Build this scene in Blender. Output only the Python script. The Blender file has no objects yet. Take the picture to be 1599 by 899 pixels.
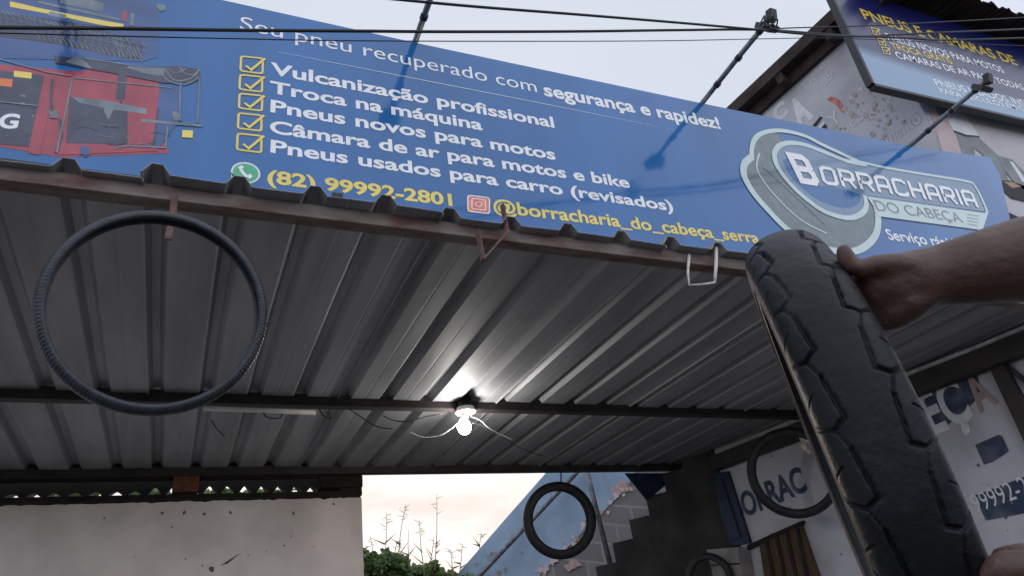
import bpy, bmesh, math, random
from mathutils import Vector, Matrix, Quaternion, noise
rnd = random.Random(7)
C = bpy.context.scene.collection
S = bpy.context.scene
R = math.radians

# ------------------------------------------------------------------ camera
CAM = Vector((0, 0, 1.5))
FPX = 1150.0
cam_rot = Matrix(((0.9170, -0.0870, -0.3900), (-0.3775, -0.5058, -0.7757), (-0.1297, 0.8582, -0.4966)))
q = cam_rot.to_quaternion(); q.normalize(); cam_rot = q.to_matrix()
cd = bpy.data.cameras.new("camera"); cam = bpy.data.objects.new("camera", cd); C.objects.link(cam)
cam.matrix_world = Matrix.Translation(CAM) @ cam_rot.to_4x4()
cd.sensor_width = 36; cd.lens = FPX / 1599 * 36; cd.clip_start = 0.02; cd.clip_end = 2000
S.camera = cam

# ------------------------------------------------------------------ world and sun
SUN_EL, SUN_AZ = R(14), R(12)          # low behind the workshop, azimuth from +Y towards +X
sun_dir = Vector((math.sin(SUN_AZ) * math.cos(SUN_EL), math.cos(SUN_AZ) * math.cos(SUN_EL), math.sin(SUN_EL)))
W = bpy.data.worlds.new("World"); S.world = W; W.use_nodes = True
nt = W.node_tree; nt.nodes.clear()
def N(t, **k):
    n = nt.nodes.new(t)
    for a, b in k.items(): setattr(n, a, b)
    return n
out = N('ShaderNodeOutputWorld'); bg = N('ShaderNodeBackground'); bg.inputs[1].default_value = 0.1
sky = N('ShaderNodeTexSky', sky_type='NISHITA', sun_disc=False, sun_elevation=SUN_EL, sun_rotation=SUN_AZ, dust_density=3.0)
tc = N('ShaderNodeTexCoord')
nz = N('ShaderNodeTexNoise'); nz.inputs['Scale'].default_value = 1.6; nz.inputs['Detail'].default_value = 5
nt.links.new(tc.outputs['Generated'], nz.inputs['Vector'])
cr = N('ShaderNodeValToRGB')
cr.color_ramp.elements[0].position = .3; cr.color_ramp.elements[0].color = (7.2, 7.8, 9.0, 1)
cr.color_ramp.elements[1].position = .75; cr.color_ramp.elements[1].color = (8.3, 8.7, 9.6, 1)
nt.links.new(nz.outputs['Fac'], cr.inputs[0])
mx = N('ShaderNodeMix', data_type='RGBA'); mx.inputs[0].default_value = .9
nt.links.new(sky.outputs[0], mx.inputs[6]); nt.links.new(cr.outputs[0], mx.inputs[7])
def dirfac(v, lo, hi):
    d = N('ShaderNodeVectorMath', operation='DOT_PRODUCT'); d.inputs[1].default_value = v
    nt.links.new(tc.outputs['Generated'], d.inputs[0])
    m = N('ShaderNodeMapRange', interpolation_type='SMOOTHSTEP'); m.inputs[1].default_value = lo; m.inputs[2].default_value = hi
    nt.links.new(d.outputs['Value'], m.inputs[0]); return m.outputs[0]
# bright broken cloud round the low sun, and the bright open sky over the street
m1 = N('ShaderNodeMix', data_type='RGBA')
mpc = N('ShaderNodeMapping'); mpc.inputs['Scale'].default_value = (2.2, 2.2, 7.0); nt.links.new(tc.outputs['Generated'], mpc.inputs[0])
nz2 = N('ShaderNodeTexNoise'); nz2.inputs['Scale'].default_value = 2.4; nz2.inputs['Detail'].default_value = 6; nt.links.new(mpc.outputs[0], nz2.inputs['Vector'])
cr2 = N('ShaderNodeValToRGB'); cr2.color_ramp.elements[0].position = .38; cr2.color_ramp.elements[0].color = (10.0, 8.9, 8.3, 1)
cr2.color_ramp.elements[1].position = .56; cr2.color_ramp.elements[1].color = (12.5, 11.2, 10.6, 1)
nt.links.new(nz2.outputs['Fac'], cr2.inputs[0]); nt.links.new(cr2.outputs[0], m1.inputs[7])
nt.links.new(dirfac(sun_dir, .87, 1.0), m1.inputs[0]); nt.links.new(mx.outputs[2], m1.inputs[6])
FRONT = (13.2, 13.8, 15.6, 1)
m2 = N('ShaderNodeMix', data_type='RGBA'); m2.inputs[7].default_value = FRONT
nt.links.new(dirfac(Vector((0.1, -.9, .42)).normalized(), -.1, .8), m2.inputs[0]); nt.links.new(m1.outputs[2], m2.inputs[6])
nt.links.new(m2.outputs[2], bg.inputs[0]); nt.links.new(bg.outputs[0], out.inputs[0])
sl = bpy.data.lights.new("sun", 'SUN'); sl.energy = .6; sl.angle = R(14); sl.color = (1, .86, .74)
so = bpy.data.objects.new("sun", sl); C.objects.link(so)
so.rotation_euler = sun_dir.to_track_quat('Z', 'Y').to_euler(); so.location = (1, 9, 8)
S.view_settings.view_transform = 'Standard'; S.view_settings.look = 'None'
S.view_settings.exposure = 0.0; S.view_settings.gamma = 1.0
S.view_settings.use_curve_mapping = False
S.render.engine = 'CYCLES'
S.cycles.max_bounces = 6; S.cycles.use_denoising = True

# ------------------------------------------------------------------ pixel -> place on a real plane
def ray(px, py):
    return (cam_rot @ Vector(((px - 799.5) / FPX, -(py - 449.5) / FPX, -1))).normalized()
def onP(px, py, P, n):
    v = ray(px, py); return CAM + v * ((Vector(P) - CAM).dot(n) / v.dot(n))
def onY(px, py, Y): return onP(px, py, (0, Y, 0), Vector((0, 1, 0)))
def at(px, py, dist): return CAM + ray(px, py) * dist

# ------------------------------------------------------------------ materials
def mat(name, col, rough=.6, metal=0, var=.15, scale=6, bump=0, bscale=60, ior=1.45, stretch=(1, 1, 1), col2=None, lo=.35, hi=.65, detail=5, emit=None, trans=0):
    m = bpy.data.materials.new(name); m.use_nodes = True
    t = m.node_tree; b = t.nodes['Principled BSDF']
    b.inputs['Roughness'].default_value = rough; b.inputs['Metallic'].default_value = metal; b.inputs['IOR'].default_value = ior
    c = Vector(col)
    co = t.nodes.new('ShaderNodeTexCoord'); mp = t.nodes.new('ShaderNodeMapping'); mp.inputs['Scale'].default_value = stretch
    t.links.new(co.outputs['Object'], mp.inputs[0])
    n = t.nodes.new('ShaderNodeTexNoise'); n.inputs['Scale'].default_value = scale; n.inputs['Detail'].default_value = detail
    t.links.new(mp.outputs[0], n.inputs['Vector'])
    r = t.nodes.new('ShaderNodeValToRGB')
    r.color_ramp.elements[0].position = lo; r.color_ramp.elements[1].position = hi
    a = c * (1 - var); z = c * (1 + var) if col2 is None else Vector(col2)
    if col2 is not None: a = c
    r.color_ramp.elements[0].color = (*a, 1); r.color_ramp.elements[1].color = (*[min(1, v) for v in z], 1)
    t.links.new(n.outputs['Fac'], r.inputs[0]); t.links.new(r.outputs[0], b.inputs['Base Color'])
    if bump:
        n2 = t.nodes.new('ShaderNodeTexNoise'); n2.inputs['Scale'].default_value = bscale; n2.inputs['Detail'].default_value = 6
        t.links.new(mp.outputs[0], n2.inputs['Vector'])
        bp = t.nodes.new('ShaderNodeBump'); bp.inputs['Strength'].default_value = bump; bp.inputs['Distance'].default_value = .01
        t.links.new(n2.outputs['Fac'], bp.inputs['Height']); t.links.new(bp.outputs[0], b.inputs['Normal'])
    if emit:
        b.inputs['Emission Color'].default_value = (*emit[0], 1); b.inputs['Emission Strength'].default_value = emit[1]
    if trans:
        tr = t.nodes.new('ShaderNodeBsdfTranslucent'); mxs = t.nodes.new('ShaderNodeMixShader'); mxs.inputs[0].default_value = trans
        t.links.new(r.outputs[0], tr.inputs[0]); t.links.new(b.outputs[0], mxs.inputs[1]); t.links.new(tr.outputs[0], mxs.inputs[2])
        t.links.new(mxs.outputs[0], t.nodes['Material Output'].inputs[0])
    return m

SG = dict(rough=.085, ior=1.52)            # glossy vinyl banner
m_print   = mat('banner_blue', (.020, .125, .345), var=.10, scale=1.2, stretch=(2.5, 1, .5), bump=.30, bscale=1.3, **SG)
m_pwhite  = mat('banner_white', (.78, .80, .82), var=.03, **SG)
m_pyellow = mat('banner_yellow', (.78, .62, .13), var=.05, **SG)
m_pgreen  = mat('banner_green', (.06, .42, .22), var=.05, **SG)
m_ppink   = mat('banner_pink', (.70, .10, .18), var=.25, scale=30, col2=(.80, .30, .12), **SG)
m_pred    = mat('banner_red', (.34, .055, .085), var=.15, scale=9, **SG)
m_pdark   = mat('banner_dark', (.045, .055, .095), var=.3, scale=9, **SG)
m_pgrey   = mat('banner_grey', (.16, .20, .24), var=.3, scale=12, **SG)
m_porange = mat('banner_orange', (.7, .2, .06), var=.1, **SG)
m_pgb     = mat('banner_greyblue', (.15, .24, .36), var=.08, scale=8, **SG)
m_ptyre   = mat('banner_tyregrey', (.13, .17, .19), var=.15, scale=14, **SG)
m_pmint   = mat('banner_pale', (.50, .62, .62), var=.05, **SG)
m_pshade  = mat('banner_band', (.045, .10, .26), var=.2, scale=2, stretch=(.5, 1, 6), **SG)
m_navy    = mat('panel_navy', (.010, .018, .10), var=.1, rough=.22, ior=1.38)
def navy_sky_sheen(m):  # paler lower part is sky reflection put into the panel's base colour
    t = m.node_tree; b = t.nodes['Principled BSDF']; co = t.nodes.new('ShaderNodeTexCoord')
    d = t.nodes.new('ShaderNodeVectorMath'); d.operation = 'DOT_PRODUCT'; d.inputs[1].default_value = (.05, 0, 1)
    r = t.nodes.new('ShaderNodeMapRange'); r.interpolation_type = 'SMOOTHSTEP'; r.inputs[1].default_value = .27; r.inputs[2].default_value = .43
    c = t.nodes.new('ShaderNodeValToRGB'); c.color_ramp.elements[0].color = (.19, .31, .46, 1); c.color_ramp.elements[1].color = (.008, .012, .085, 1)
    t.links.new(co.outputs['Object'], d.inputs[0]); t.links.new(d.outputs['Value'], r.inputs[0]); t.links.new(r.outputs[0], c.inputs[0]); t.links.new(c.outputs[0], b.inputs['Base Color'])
navy_sky_sheen(m_navy)
m_nwhite  = mat('panel_white', (.72, .74, .78), var=.03, rough=.22, ior=1.38)
m_nyellow = mat('panel_yellow', (.62, .46, .05), var=.05, rough=.22, ior=1.38)
m_frame   = mat('sign_frame', (.02, .022, .028), rough=.5)
m_sheet   = mat('galvanised_sheet', (.27, .275, .29), rough=.62, metal=.28, var=.18, scale=4, stretch=(1.4, .22, 1.4), bump=.05, bscale=7)
m_rust    = mat('rusty_beam', (.10, .045, .038), rough=.75, var=.2, scale=5, stretch=(1, 3, 3), col2=(.19, .165, .15), bump=.3, bscale=50)
m_beam    = mat('dark_beam', (.030, .024, .023), rough=.7, var=.3, scale=7)
m_hookr   = mat('rusty_hook', (.10, .05, .045), rough=.7, var=.4, scale=25)
m_hookw   = mat('pale_hook', (.55, .53, .50), rough=.6, col2=(.25, .10, .05), lo=.55, hi=.72, scale=22)
m_pole    = mat('grey_pole', (.16, .17, .19), rough=.45, metal=.4, var=.35, scale=14)
m_black   = mat('black_plastic', (.012, .012, .014), rough=.5)
m_cable   = mat('cable_black', (.012, .012, .016), rough=.55)
m_tyre    = mat('tyre_rubber', (.008, .0085, .011), rough=.50, ior=1.28, var=.35, scale=16, bump=.16, bscale=110, col2=(.019, .020, .025), lo=.45, hi=.80, detail=12)
m_tyred   = mat('tyre_dark', (.015, .015, .017), rough=.6, var=.3, scale=20, bump=.2, bscale=60)
m_tyreb   = mat('tyre_bicycle', (.018, .022, .030), rough=.42, var=.3, scale=30, bump=.15, bscale=90)
m_bead    = mat('tyre_bead', (.12, .085, .075), rough=.6, var=.4, scale=20)
m_skin    = mat('skin', (.062, .031, .023), rough=.5, var=.22, scale=22, bump=.18, bscale=120)
m_nail    = mat('nail', (.30, .17, .14), rough=.35)
m_shirt   = mat('shirt_cloth', (.10, .13, .20), rough=.9, bump=.2)
m_short   = mat('shorts_cloth', (.05, .05, .06), rough=.9, bump=.2)
m_hair    = mat('hair_black', (.01, .009, .008), rough=.7, bump=.6)
m_plaster = mat('white_plaster', (.74, .66, .61), rough=.9, var=.20, scale=2.0, lo=.25, hi=.6, detail=10, bump=.25, bscale=16)
m_stain   = mat('stain', (.16, .14, .13), rough=.9, var=.3, scale=20)
m_brick   = mat('clay_brick', (.15, .055, .032), rough=.9, var=.3, scale=20, bump=.4)
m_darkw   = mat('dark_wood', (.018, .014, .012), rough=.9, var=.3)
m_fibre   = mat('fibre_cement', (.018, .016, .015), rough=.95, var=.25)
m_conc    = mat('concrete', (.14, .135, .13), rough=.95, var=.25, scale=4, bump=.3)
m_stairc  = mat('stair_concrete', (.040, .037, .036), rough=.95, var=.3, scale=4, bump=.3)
m_block   = None
m_bwall   = mat('painted_side_wall', (.45, .445, .48), rough=.85, var=.17, scale=2.2, lo=.3, hi=.6, detail=9, bump=.2, bscale=14)
m_fwall   = mat('painted_front_wall', (.50, .485, .51), rough=.85, var=.10, scale=1.6, bump=.2, bscale=14)
m_peel    = mat('peeled_render', (.46, .41, .40), rough=.95, col2=(.26, .22, .21), scale=22, lo=.5, hi=.62)
m_paintw  = mat('wall_paint_white', (.66, .67, .70), rough=.8, var=.08, scale=14)
m_paintf  = mat('wall_paint_faded', (.60, .60, .64), rough=.8, var=.10, scale=14)
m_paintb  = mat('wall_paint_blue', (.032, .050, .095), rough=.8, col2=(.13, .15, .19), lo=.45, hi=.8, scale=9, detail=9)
m_painto  = mat('wall_paint_orange', (.55, .20, .15), rough=.8, var=.3, scale=14)
m_fadedred = mat('wall_paint_faded_red', (.38, .28, .27), rough=.8, var=.15, scale=20)
m_paintg  = mat('wall_paint_grey', (.22, .24, .25), rough=.8, var=.15, scale=8)
m_paintk  = mat('wall_paint_black', (.03, .03, .035), rough=.8, var=.3, scale=8)
m_paints  = mat('wall_paint_tan', (.36, .25, .17), rough=.8, var=.15, scale=8)
m_paintp  = mat('wall_paint_pinkish', (.50, .40, .41), rough=.8, var=.08, scale=5)
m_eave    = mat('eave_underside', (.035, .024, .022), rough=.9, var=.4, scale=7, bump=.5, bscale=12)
m_doorb   = mat('blue_door', (.012, .022, .055), rough=.6, var=.25)
m_doorw   = mat('brown_door', (.085, .045, .025), rough=.8, var=.35, scale=5, stretch=(6, 6, .6))
m_meter   = mat('meter_box', (.24, .22, .21), rough=.7, var=.25, scale=9)
m_bluewall= mat('pale_blue_plaster', (.25, .34, .46), rough=.9, var=.14, scale=3, bump=.25, bscale=14)
m_leafl   = mat('leaf_pale', (.17, .24, .10), rough=.5, var=.35, scale=9, trans=.5)
m_leaf    = mat('leaf', (.095, .165, .055), rough=.55, var=.45, scale=9, trans=.45)
m_stalk   = mat('grass_stalk', (.20, .17, .09), rough=.8, var=.3, scale=9)
m_ground  = mat('ground_concrete', (.12, .115, .11), rough=.95, var=.3, scale=1.5, bump=.2)
m_hill    = mat('hill_soil', (.07, .075, .035), rough=1, var=.4, scale=1.2)
m_bulb    = mat('bulb_glow', (1, 1, 1), emit=((1, .95, .89), 190))
m_socket  = mat('bulb_socket', (.55, .54, .52), rough=.5)
m_wire    = mat('thin_wire', (.02, .02, .022), rough=.6)
m_tube    = mat('conduit_white', (.72, .70, .67), rough=.6)
m_flash   = mat('pale_flashing', (.50, .52, .54), rough=.6, var=.25, scale=9)
m_glass   = mat('lamp_glass', (.30, .32, .34), rough=.15)

def block_material():
    m = bpy.data.materials.new('block_wall'); m.use_nodes = True; t = m.node_tree; b = t.nodes['Principled BSDF']
    b.inputs['Roughness'].default_value = .95
    co = t.nodes.new('ShaderNodeUVMap'); br = t.nodes.new('ShaderNodeTexBrick')
    br.inputs['Scale'].default_value = 1; br.inputs['Brick Width'].default_value = .40; br.inputs['Row Height'].default_value = .20
    br.inputs['Mortar Size'].default_value = .012; br.inputs['Color1'].default_value = (.20, .185, .19, 1); br.inputs['Color2'].default_value = (.15, .14, .145, 1)
    br.inputs['Mortar'].default_value = (.235, .225, .23, 1)
    t.links.new(co.outputs[0], br.inputs['Vector'])
    n = t.nodes.new('ShaderNodeTexNoise'); n.inputs['Scale'].default_value = 5
    t.links.new(co.outputs[0], n.inputs['Vector'])
    mm = t.nodes.new('ShaderNodeMix'); mm.data_type = 'RGBA'; mm.blend_type = 'MULTIPLY'; mm.inputs[0].default_value = .6
    t.links.new(br.outputs[0], mm.inputs[6]); t.links.new(n.outputs['Color'], mm.inputs[7])
    t.links.new(br.outputs[0], b.inputs['Base Color'])
    bp = t.nodes.new('ShaderNodeBump'); bp.inputs['Strength'].default_value = .5; bp.inputs['Distance'].default_value = .02
    t.links.new(n.outputs['Fac'], bp.inputs['Height']); t.links.new(bp.outputs[0], b.inputs['Normal'])
    return m
m_block = block_material()

# ------------------------------------------------------------------ object helpers
def worldloc(o):
    v = Vector((0, 0, 0))
    while o is not None: v += Vector(o.location); o = o.parent
    return v
def tag(o, label=None, cat=None, group=None, kind=None):
    if label: o['label'] = label
    if cat: o['category'] = cat
    if group: o['group'] = group
    if kind: o['kind'] = kind
    return o
def thing(name, label, cat, loc, group=None):
    o = bpy.data.objects.new(name, None); C.objects.link(o); o.location = loc; o.empty_display_size = .1
    return tag(o, label, cat, group)
class MB:
    def __init__(s): s.v = []; s.f = []; s.mi = []; s.cur = 0
    def add(s, vs, fs):
        b = len(s.v); s.v += [Vector(v) for v in vs]
        for f in fs: s.f.append([b + i for i in f]); s.mi.append(s.cur)
        return s
    def box(s, a, b):
        (x0, y0, z0), (x1, y1, z1) = a, b
        return s.add([(x0,y0,z0),(x1,y0,z0),(x1,y1,z0),(x0,y1,z0),(x0,y0,z1),(x1,y0,z1),(x1,y1,z1),(x0,y1,z1)],
                     [(3,2,1,0),(4,5,6,7),(0,1,5,4),(1,2,6,5),(2,3,7,6),(3,0,4,7)])
    def obox(s, c, ax, ay, az):                     # oriented box, half-axis vectors
        c = Vector(c); ax = Vector(ax); ay = Vector(ay); az = Vector(az)
        vs = [c + i*ax + j*ay + k*az for k in (-1,1) for i, j in ((-1,-1),(1,-1),(1,1),(-1,1))]
        return s.add(vs, [(3,2,1,0),(4,5,6,7),(0,1,5,4),(1,2,6,5),(2,3,7,6),(3,0,4,7)])
    def prism(s, poly, ext):
        n = len(poly); ext = Vector(ext); poly = [Vector(p) for p in poly]
        return s.add(poly + [p + ext for p in poly], [list(range(n))[::-1], list(range(n, 2*n))] + [(i, (i+1) % n, n + (i+1) % n, n + i) for i in range(n)])
    def poly(s, pts): return s.add(pts, [list(range(len(pts)))])
    def tube(s, pts, r, n=8, cap=True):
        pts = [Vector(p) for p in pts]; rings = []; up = None
        for i, p in enumerate(pts):
            d = (pts[min(i+1, len(pts)-1)] - pts[max(i-1, 0)]).normalized()
            if up is None: up = d.orthogonal().normalized()
            up = (up - d * up.dot(d)).normalized(); w = d.cross(up)
            rr = r[i] if isinstance(r, (list, tuple)) else r
            rings.append([p + (up * math.cos(a) + w * math.sin(a)) * rr for a in (2*math.pi*k/n for k in range(n))])
        vs = [v for g in rings for v in g]; fs = []
        for i in range(len(pts)-1):
            for k in range(n):
                fs.append((i*n+k, i*n+(k+1) % n, (i+1)*n+(k+1) % n, (i+1)*n+k))
        if cap: fs += [list(range(n))[::-1], [(len(pts)-1)*n + k for k in range(n)]]
        return s.add(vs, fs)
    def sphere(s, c, r, nu=16, nv=10, sz=1.0):
        vs = []; fs = []
        for j in range(nv+1):
            t = math.pi*j/nv
            for i in range(nu):
                a = 2*math.pi*i/nu
                vs.append(Vector(c) + Vector((r*math.sin(t)*math.cos(a), r*math.sin(t)*math.sin(a), r*sz*math.cos(t))))
        for j in range(nv):
            for i in range(nu): fs.append((j*nu+i, (j+1)*nu+i, (j+1)*nu+(i+1) % nu, j*nu+(i+1) % nu))
        return s.add(vs, fs)
def obj(name, mb, m, parent=None, smooth=False, label=None, cat=None, group=None, kind=None, bevel=0):
    vs, fs = mb.v, mb.f
    if parent is not None: org = worldloc(parent)
    else:
        xs = [v.x for v in vs]; ys = [v.y for v in vs]; zs = [v.z for v in vs]
        org = Vector(((min(xs)+max(xs))/2, (min(ys)+max(ys))/2, min(zs)))
    me = bpy.data.meshes.new(name); me.from_pydata([v - org for v in vs], [], fs); me.update()
    ms = m if isinstance(m, (list, tuple)) else [m]
    for x in ms: me.materials.append(x)
    if len(ms) > 1: me.polygons.foreach_set('material_index', mb.mi)
    if smooth: me.polygons.foreach_set('use_smooth', [True]*len(me.polygons))
    o = bpy.data.objects.new(name, me); C.objects.link(o)
    if parent is not None: o.parent = parent
    else: o.location = org
    if bevel:
        b = o.modifiers.new('bevel', 'BEVEL'); b.width = bevel; b.segments = 2; b.limit_method = 'ANGLE'
    return tag(o, label, cat, group, kind)
def uvplane(o, eu, ev):
    me = o.data; uv = me.uv_layers.new(name='UVMap')
    for l in me.loops:
        p = me.vertices[l.vertex_index].co; uv.data[l.index].uv = (p.dot(eu), p.dot(ev))
def smooth_path(pts, k=6):
    pts = [Vector(p) for p in pts]; out = []
    for i in range(len(pts)-1):
        a, b, c, d = pts[max(i-1,0)], pts[i], pts[i+1], pts[min(i+2,len(pts)-1)]
        for j in range(k):
            t = j/k
            out.append(.5*((2*b) + (c-a)*t + (2*a-5*b+4*c-d)*t*t + (3*b-a-3*c+d)*t**3))
    return out + [pts[-1]]
def ribbon(mb, pts, w, n, closed=False, off=0):
    """flat stroke of width w along pts in the plane with normal n"""
    pts = [Vector(p) for p in pts]; N_ = len(pts); L = []; Rr = []
    for i in range(N_):
        a = pts[(i-1) % N_] if (closed or i > 0) else pts[i]; b = pts[(i+1) % N_] if (closed or i < N_-1) else pts[i]
        d1 = (pts[i]-a); d2 = (b-pts[i])
        d1 = d1.normalized() if d1.length > 1e-9 else d2.normalized(); d2 = d2.normalized() if d2.length > 1e-9 else d1
        s1 = n.cross(d1); s2 = n.cross(d2); s = (s1+s2); s = s.normalized() if s.length > 1e-6 else s1
        ww = w[i] if isinstance(w, (list, tuple)) else w
        kx = min(2.0, 1/max(.4, s.dot(s1))) * ww/2
        L.append(pts[i] + s*kx + n*off); Rr.append(pts[i] - s*kx + n*off)
    fs = [(N_+i, N_+(i+1) % N_, (i+1) % N_, i) for i in range(N_ if closed else N_-1)]
    mb.add(L + Rr, fs)
# --- lettering
_cache = {}
def text2d(body, bold):
    key = (body, bold)
    if key not in _cache:
        cu = bpy.data.curves.new('lettering', 'FONT'); cu.body = body; cu.offset = bold; cu.resolution_u = 4
        o = bpy.data.objects.new('lettering_tmp', cu); C.objects.link(o)
        me = bpy.data.meshes.new_from_object(o.evaluated_get(bpy.context.evaluated_depsgraph_get()))
        _cache[key] = ([v.co.copy() for v in me.vertices], [list(p.vertices) for p in me.polygons])
        bpy.data.objects.remove(o); bpy.data.curves.remove(cu); bpy.data.meshes.remove(me)
    return _cache[key]
def capheight():
    v, _ = text2d('H', 0); return max(p.y for p in v)
def text_between(mb, body, L, Rt, capH, n, bold=.015, up=None, off=.002, wob=0):
    v, f = text2d(body, bold); H = capheight()
    x0 = min(p.x for p in v); x1 = max(p.x for p in v); d = Rt - L
    if up is None: up = n.cross(d).normalized()
    mb.add([L + d*((p.x-x0)/(x1-x0)) + up*(p.y*capH/H + wob*math.sin(p.x*3)) + n*off for p in v], f)

# ================================================================== SETTING
g = MB(); n = 24
g.add([(-80+160*i/n, -80+160*j/n, 0) for j in range(n+1) for i in range(n+1)], [(j*(n+1)+i, j*(n+1)+i+1, (j+1)*(n+1)+i+1, (j+1)*(n+1)+i) for j in range(n) for i in range(n)])
obj('ground', g, m_ground, kind='structure', label='concrete forecourt ground in front of the workshop')
h = MB(); nx, ny = 30, 20
vs = []
for j in range(ny+1):
    for i in range(nx+1):
        x = -14 + 32*i/nx; y = 7.6 + 22*j/ny
        t = min(1, max(0, (y-7.6)/1.6)); t = t*t*(3-2*t)
        vs.append((x, y, -.3 + 2.55*t + .05*max(0, y-9.5) + .15*noise.noise(Vector((x*.6, y*.6, 0)))))
h.add(vs, [(j*(nx+1)+i, j*(nx+1)+i+1, (j+1)*(nx+1)+i+1, (j+1)*(nx+1)+i) for j in range(ny) for i in range(nx)])
obj('hill', h, m_hill, kind='structure', smooth=True, label='overgrown earth bank rising behind the workshop')

# ================================================================== CANOPY
ROOF0 = 1.5 + 1.705; SLOPE = .05
def roofz(y): return ROOF0 + SLOPE*(y-2.27)
X0, X1 = -2.25, 4.98
canopy = thing('canopy', 'low canopy of galvanised trapezoidal roof sheets on rusty steel beams', 'canopy', (1.4, 4.0, ROOF0))
PITCH = .26
prof = [(0, 0), (.006, .004), (.030, .040), (.066, .040), (.092, 0), (.168, 0), (.172, .0011), (.178, .0011), (.182, 0), (.26, 0)]
def sheet(x0, k):
    s = MB(); xs = []
    for c in range(4): xs += [(x0 + c*PITCH + a, b) for a, b in prof[:-1]]
    xs += [(x0 + 4*PITCH, 0), (x0 + 4*PITCH + .010, -.003), (x0 + 4*PITCH + .012, -.015)]
    ys = [2.165 + .02*(k % 2) - .008*(k % 3), 3.0, 3.9, 4.9, 5.95]
    dz = -.007*(k % 2)
    vs = []
    for y in ys:
        for (x, b) in xs:
            vs.append((x + .004*math.sin(y*2+k), y, roofz(y) + b + dz + .003*math.sin(x*7+y*1.7)))
    n = len(xs)
    s.add(vs, [(j*n+i, (j+1)*n+i, (j+1)*n+i+1, j*n+i+1) for j in range(len(ys)-1) for i in range(n-1)])
    o = obj('roof_sheet', s, m_sheet, canopy)
    sm = o.modifiers.new('thick', 'SOLIDIFY'); sm.thickness = .0022; sm.offset = 1
for k in range(-2, 5):
    sheet(-.215 + 1.04*k, k+4)
def beam(y0, y1, zb, m, h=.062):
    b = MB(); b.box((X0-.1, y0, zb), (X1-.08, y1, zb+h)); o = obj('beam', b, m, canopy, bevel=.003); return o
beam(2.215, 2.275, 1.5+1.640, m_rust, .058)['label'] = 'rusty front beam'
beam(4.225, 4.285, 1.5+1.742, m_beam, .074)
beam(5.80, 5.86, 1.5+1.822, m_beam, .072)
# beam along the right wall and the pale flashing above it
WALL_P = CAM + Vector((4.906, 2.557, 1.734)); wdir = Vector((-.1347, .9909, 0)); wdir.normalize()
WN = Vector((-wdir.y, wdir.x, 0)) ; WN = -WN if WN.x > 0 else WN        # faces the yard (-X)
def onW(px, py, off=0): return onP(px, py, WALL_P + WN*off, WN)
a = onW(1640, 486, .10); b_ = onW(1400, 600, .10)
a.z = roofz(a.y) - .035; b_.z = roofz(b_.y) - .035; dd = (b_-a).normalized()
mb = MB(); mb.tube([a - dd*.3, a, a.lerp(b_, .5) + Vector((0, 0, -.006)), b_], .016, 8); obj('flashing', mb, m_flash, canopy, smooth=True)
a2 = a + Vector((0, 0, -.10)) - dd*.3; b2 = b_ + Vector((0, 0, -.10)) + dd*1.9
mb = MB(); mb.obox((a2+b2)/2 + WN*-.02, (b2-a2)/2, WN*.05, Vector((0, 0, .062))); obj('wall_beam', mb, m_beam, canopy)
# hooks welded to the front beam
def strap(pts, w, t, m, wid=Vector((1, 0, 0))):
    s = MB()
    pts = [Vector(p) for p in pts]
    for p, q_ in zip(pts[:-1], pts[1:]):
        d = (q_-p).normalized(); nn = d.cross(wid).normalized()
        s.obox((p+q_)/2, d*((q_-p).length/2 + t*.5), wid*(w/2), nn*(t/2))
    return obj('hook', s, m, canopy, bevel=.0015)
HY = 2.20
h0 = onY(272, 305, HY); h1 = onY(268, 345, 2.16)
strap([h0, onY(270, 338, HY)], .022, .005, m_hookr)
strap([onY(270, 336, 2.20), onY(262, 374, 2.02)], .020, .005, m_hookr)
def hook_u(p, w, t, m):
    strap(p, w, t, m)
u0 = onY(784, 320, 2.20); u1 = onY(792, 362, 2.17); u2 = onY(754, 405, 2.05); u3 = onY(746, 362, 2.06)
s = MB()
for p, q_ in ((u0, u1), (u1, u2), (u2, u3)):
    d = (q_-p).normalized(); nn = d.cross(Vector((.5, -.8, .3))).normalized(); wd = nn.cross(d)
    s.obox((p+q_)/2, d*((q_-p).length/2+.003), wd*.010, nn*.003)
s.sphere(onY(786, 334, 2.185), .004, 8, 6)
obj('hook', s, m_hookr, canopy)
v0 = onY(1118, 387, 2.19); v1 = onY(1116, 441, 2.17); v2 = onY(1076, 445, 2.17); v3 = onY(1074, 425, 2.18); v4 = onY(1076, 398, 2.20)
s = MB(); s.tube([v0, onY(1118, 415, 2.185), v1], [.0095, .0085, .007], 8); s.tube([v1, onY(1095, 444, 2.17), v2, v3, v4], [.005, .004, .005, .006, .007], 8)
obj('hook', s, m_hookw, canopy, smooth=True, label='pale U shaped hook')

# ================================================================== MAIN SIGN
SY = 2.30; SN = Vector((0, -1, 0)); ZUP = Vector((0, 0, 1))
def sg(px, py, lay=0): return onY(px, py, SY - .0012*lay)
top_l = sg(345, 0)
dirt = (sg(1425, 229) - sg(345, 0)); tl = top_l - dirt*(3.2/dirt.length)
bl_z = 1.5 + 1.79
SIGN_LOC = (1.2, SY, bl_z)
sign = thing('shop_sign', 'long blue tyre repair sign with white list standing on the canopy edge', 'sign', SIGN_LOC)
pan = MB()
tr = sg(1547, 246); r1 = sg(1562, 275); r2 = sg(1580, 354); r3 = sg(1586, 420)
outline = [Vector((tl.x, SY, bl_z)), Vector((r3.x, SY, bl_z)), r3 if r3.z > bl_z else r2, r2, r1, tr, sg(1425, 229), sg(1098, 162), sg(648, 67), top_l, tl]
pan.prism(outline[::-1], (0, .035, 0))
obj('panel', pan, m_print, sign)
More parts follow.
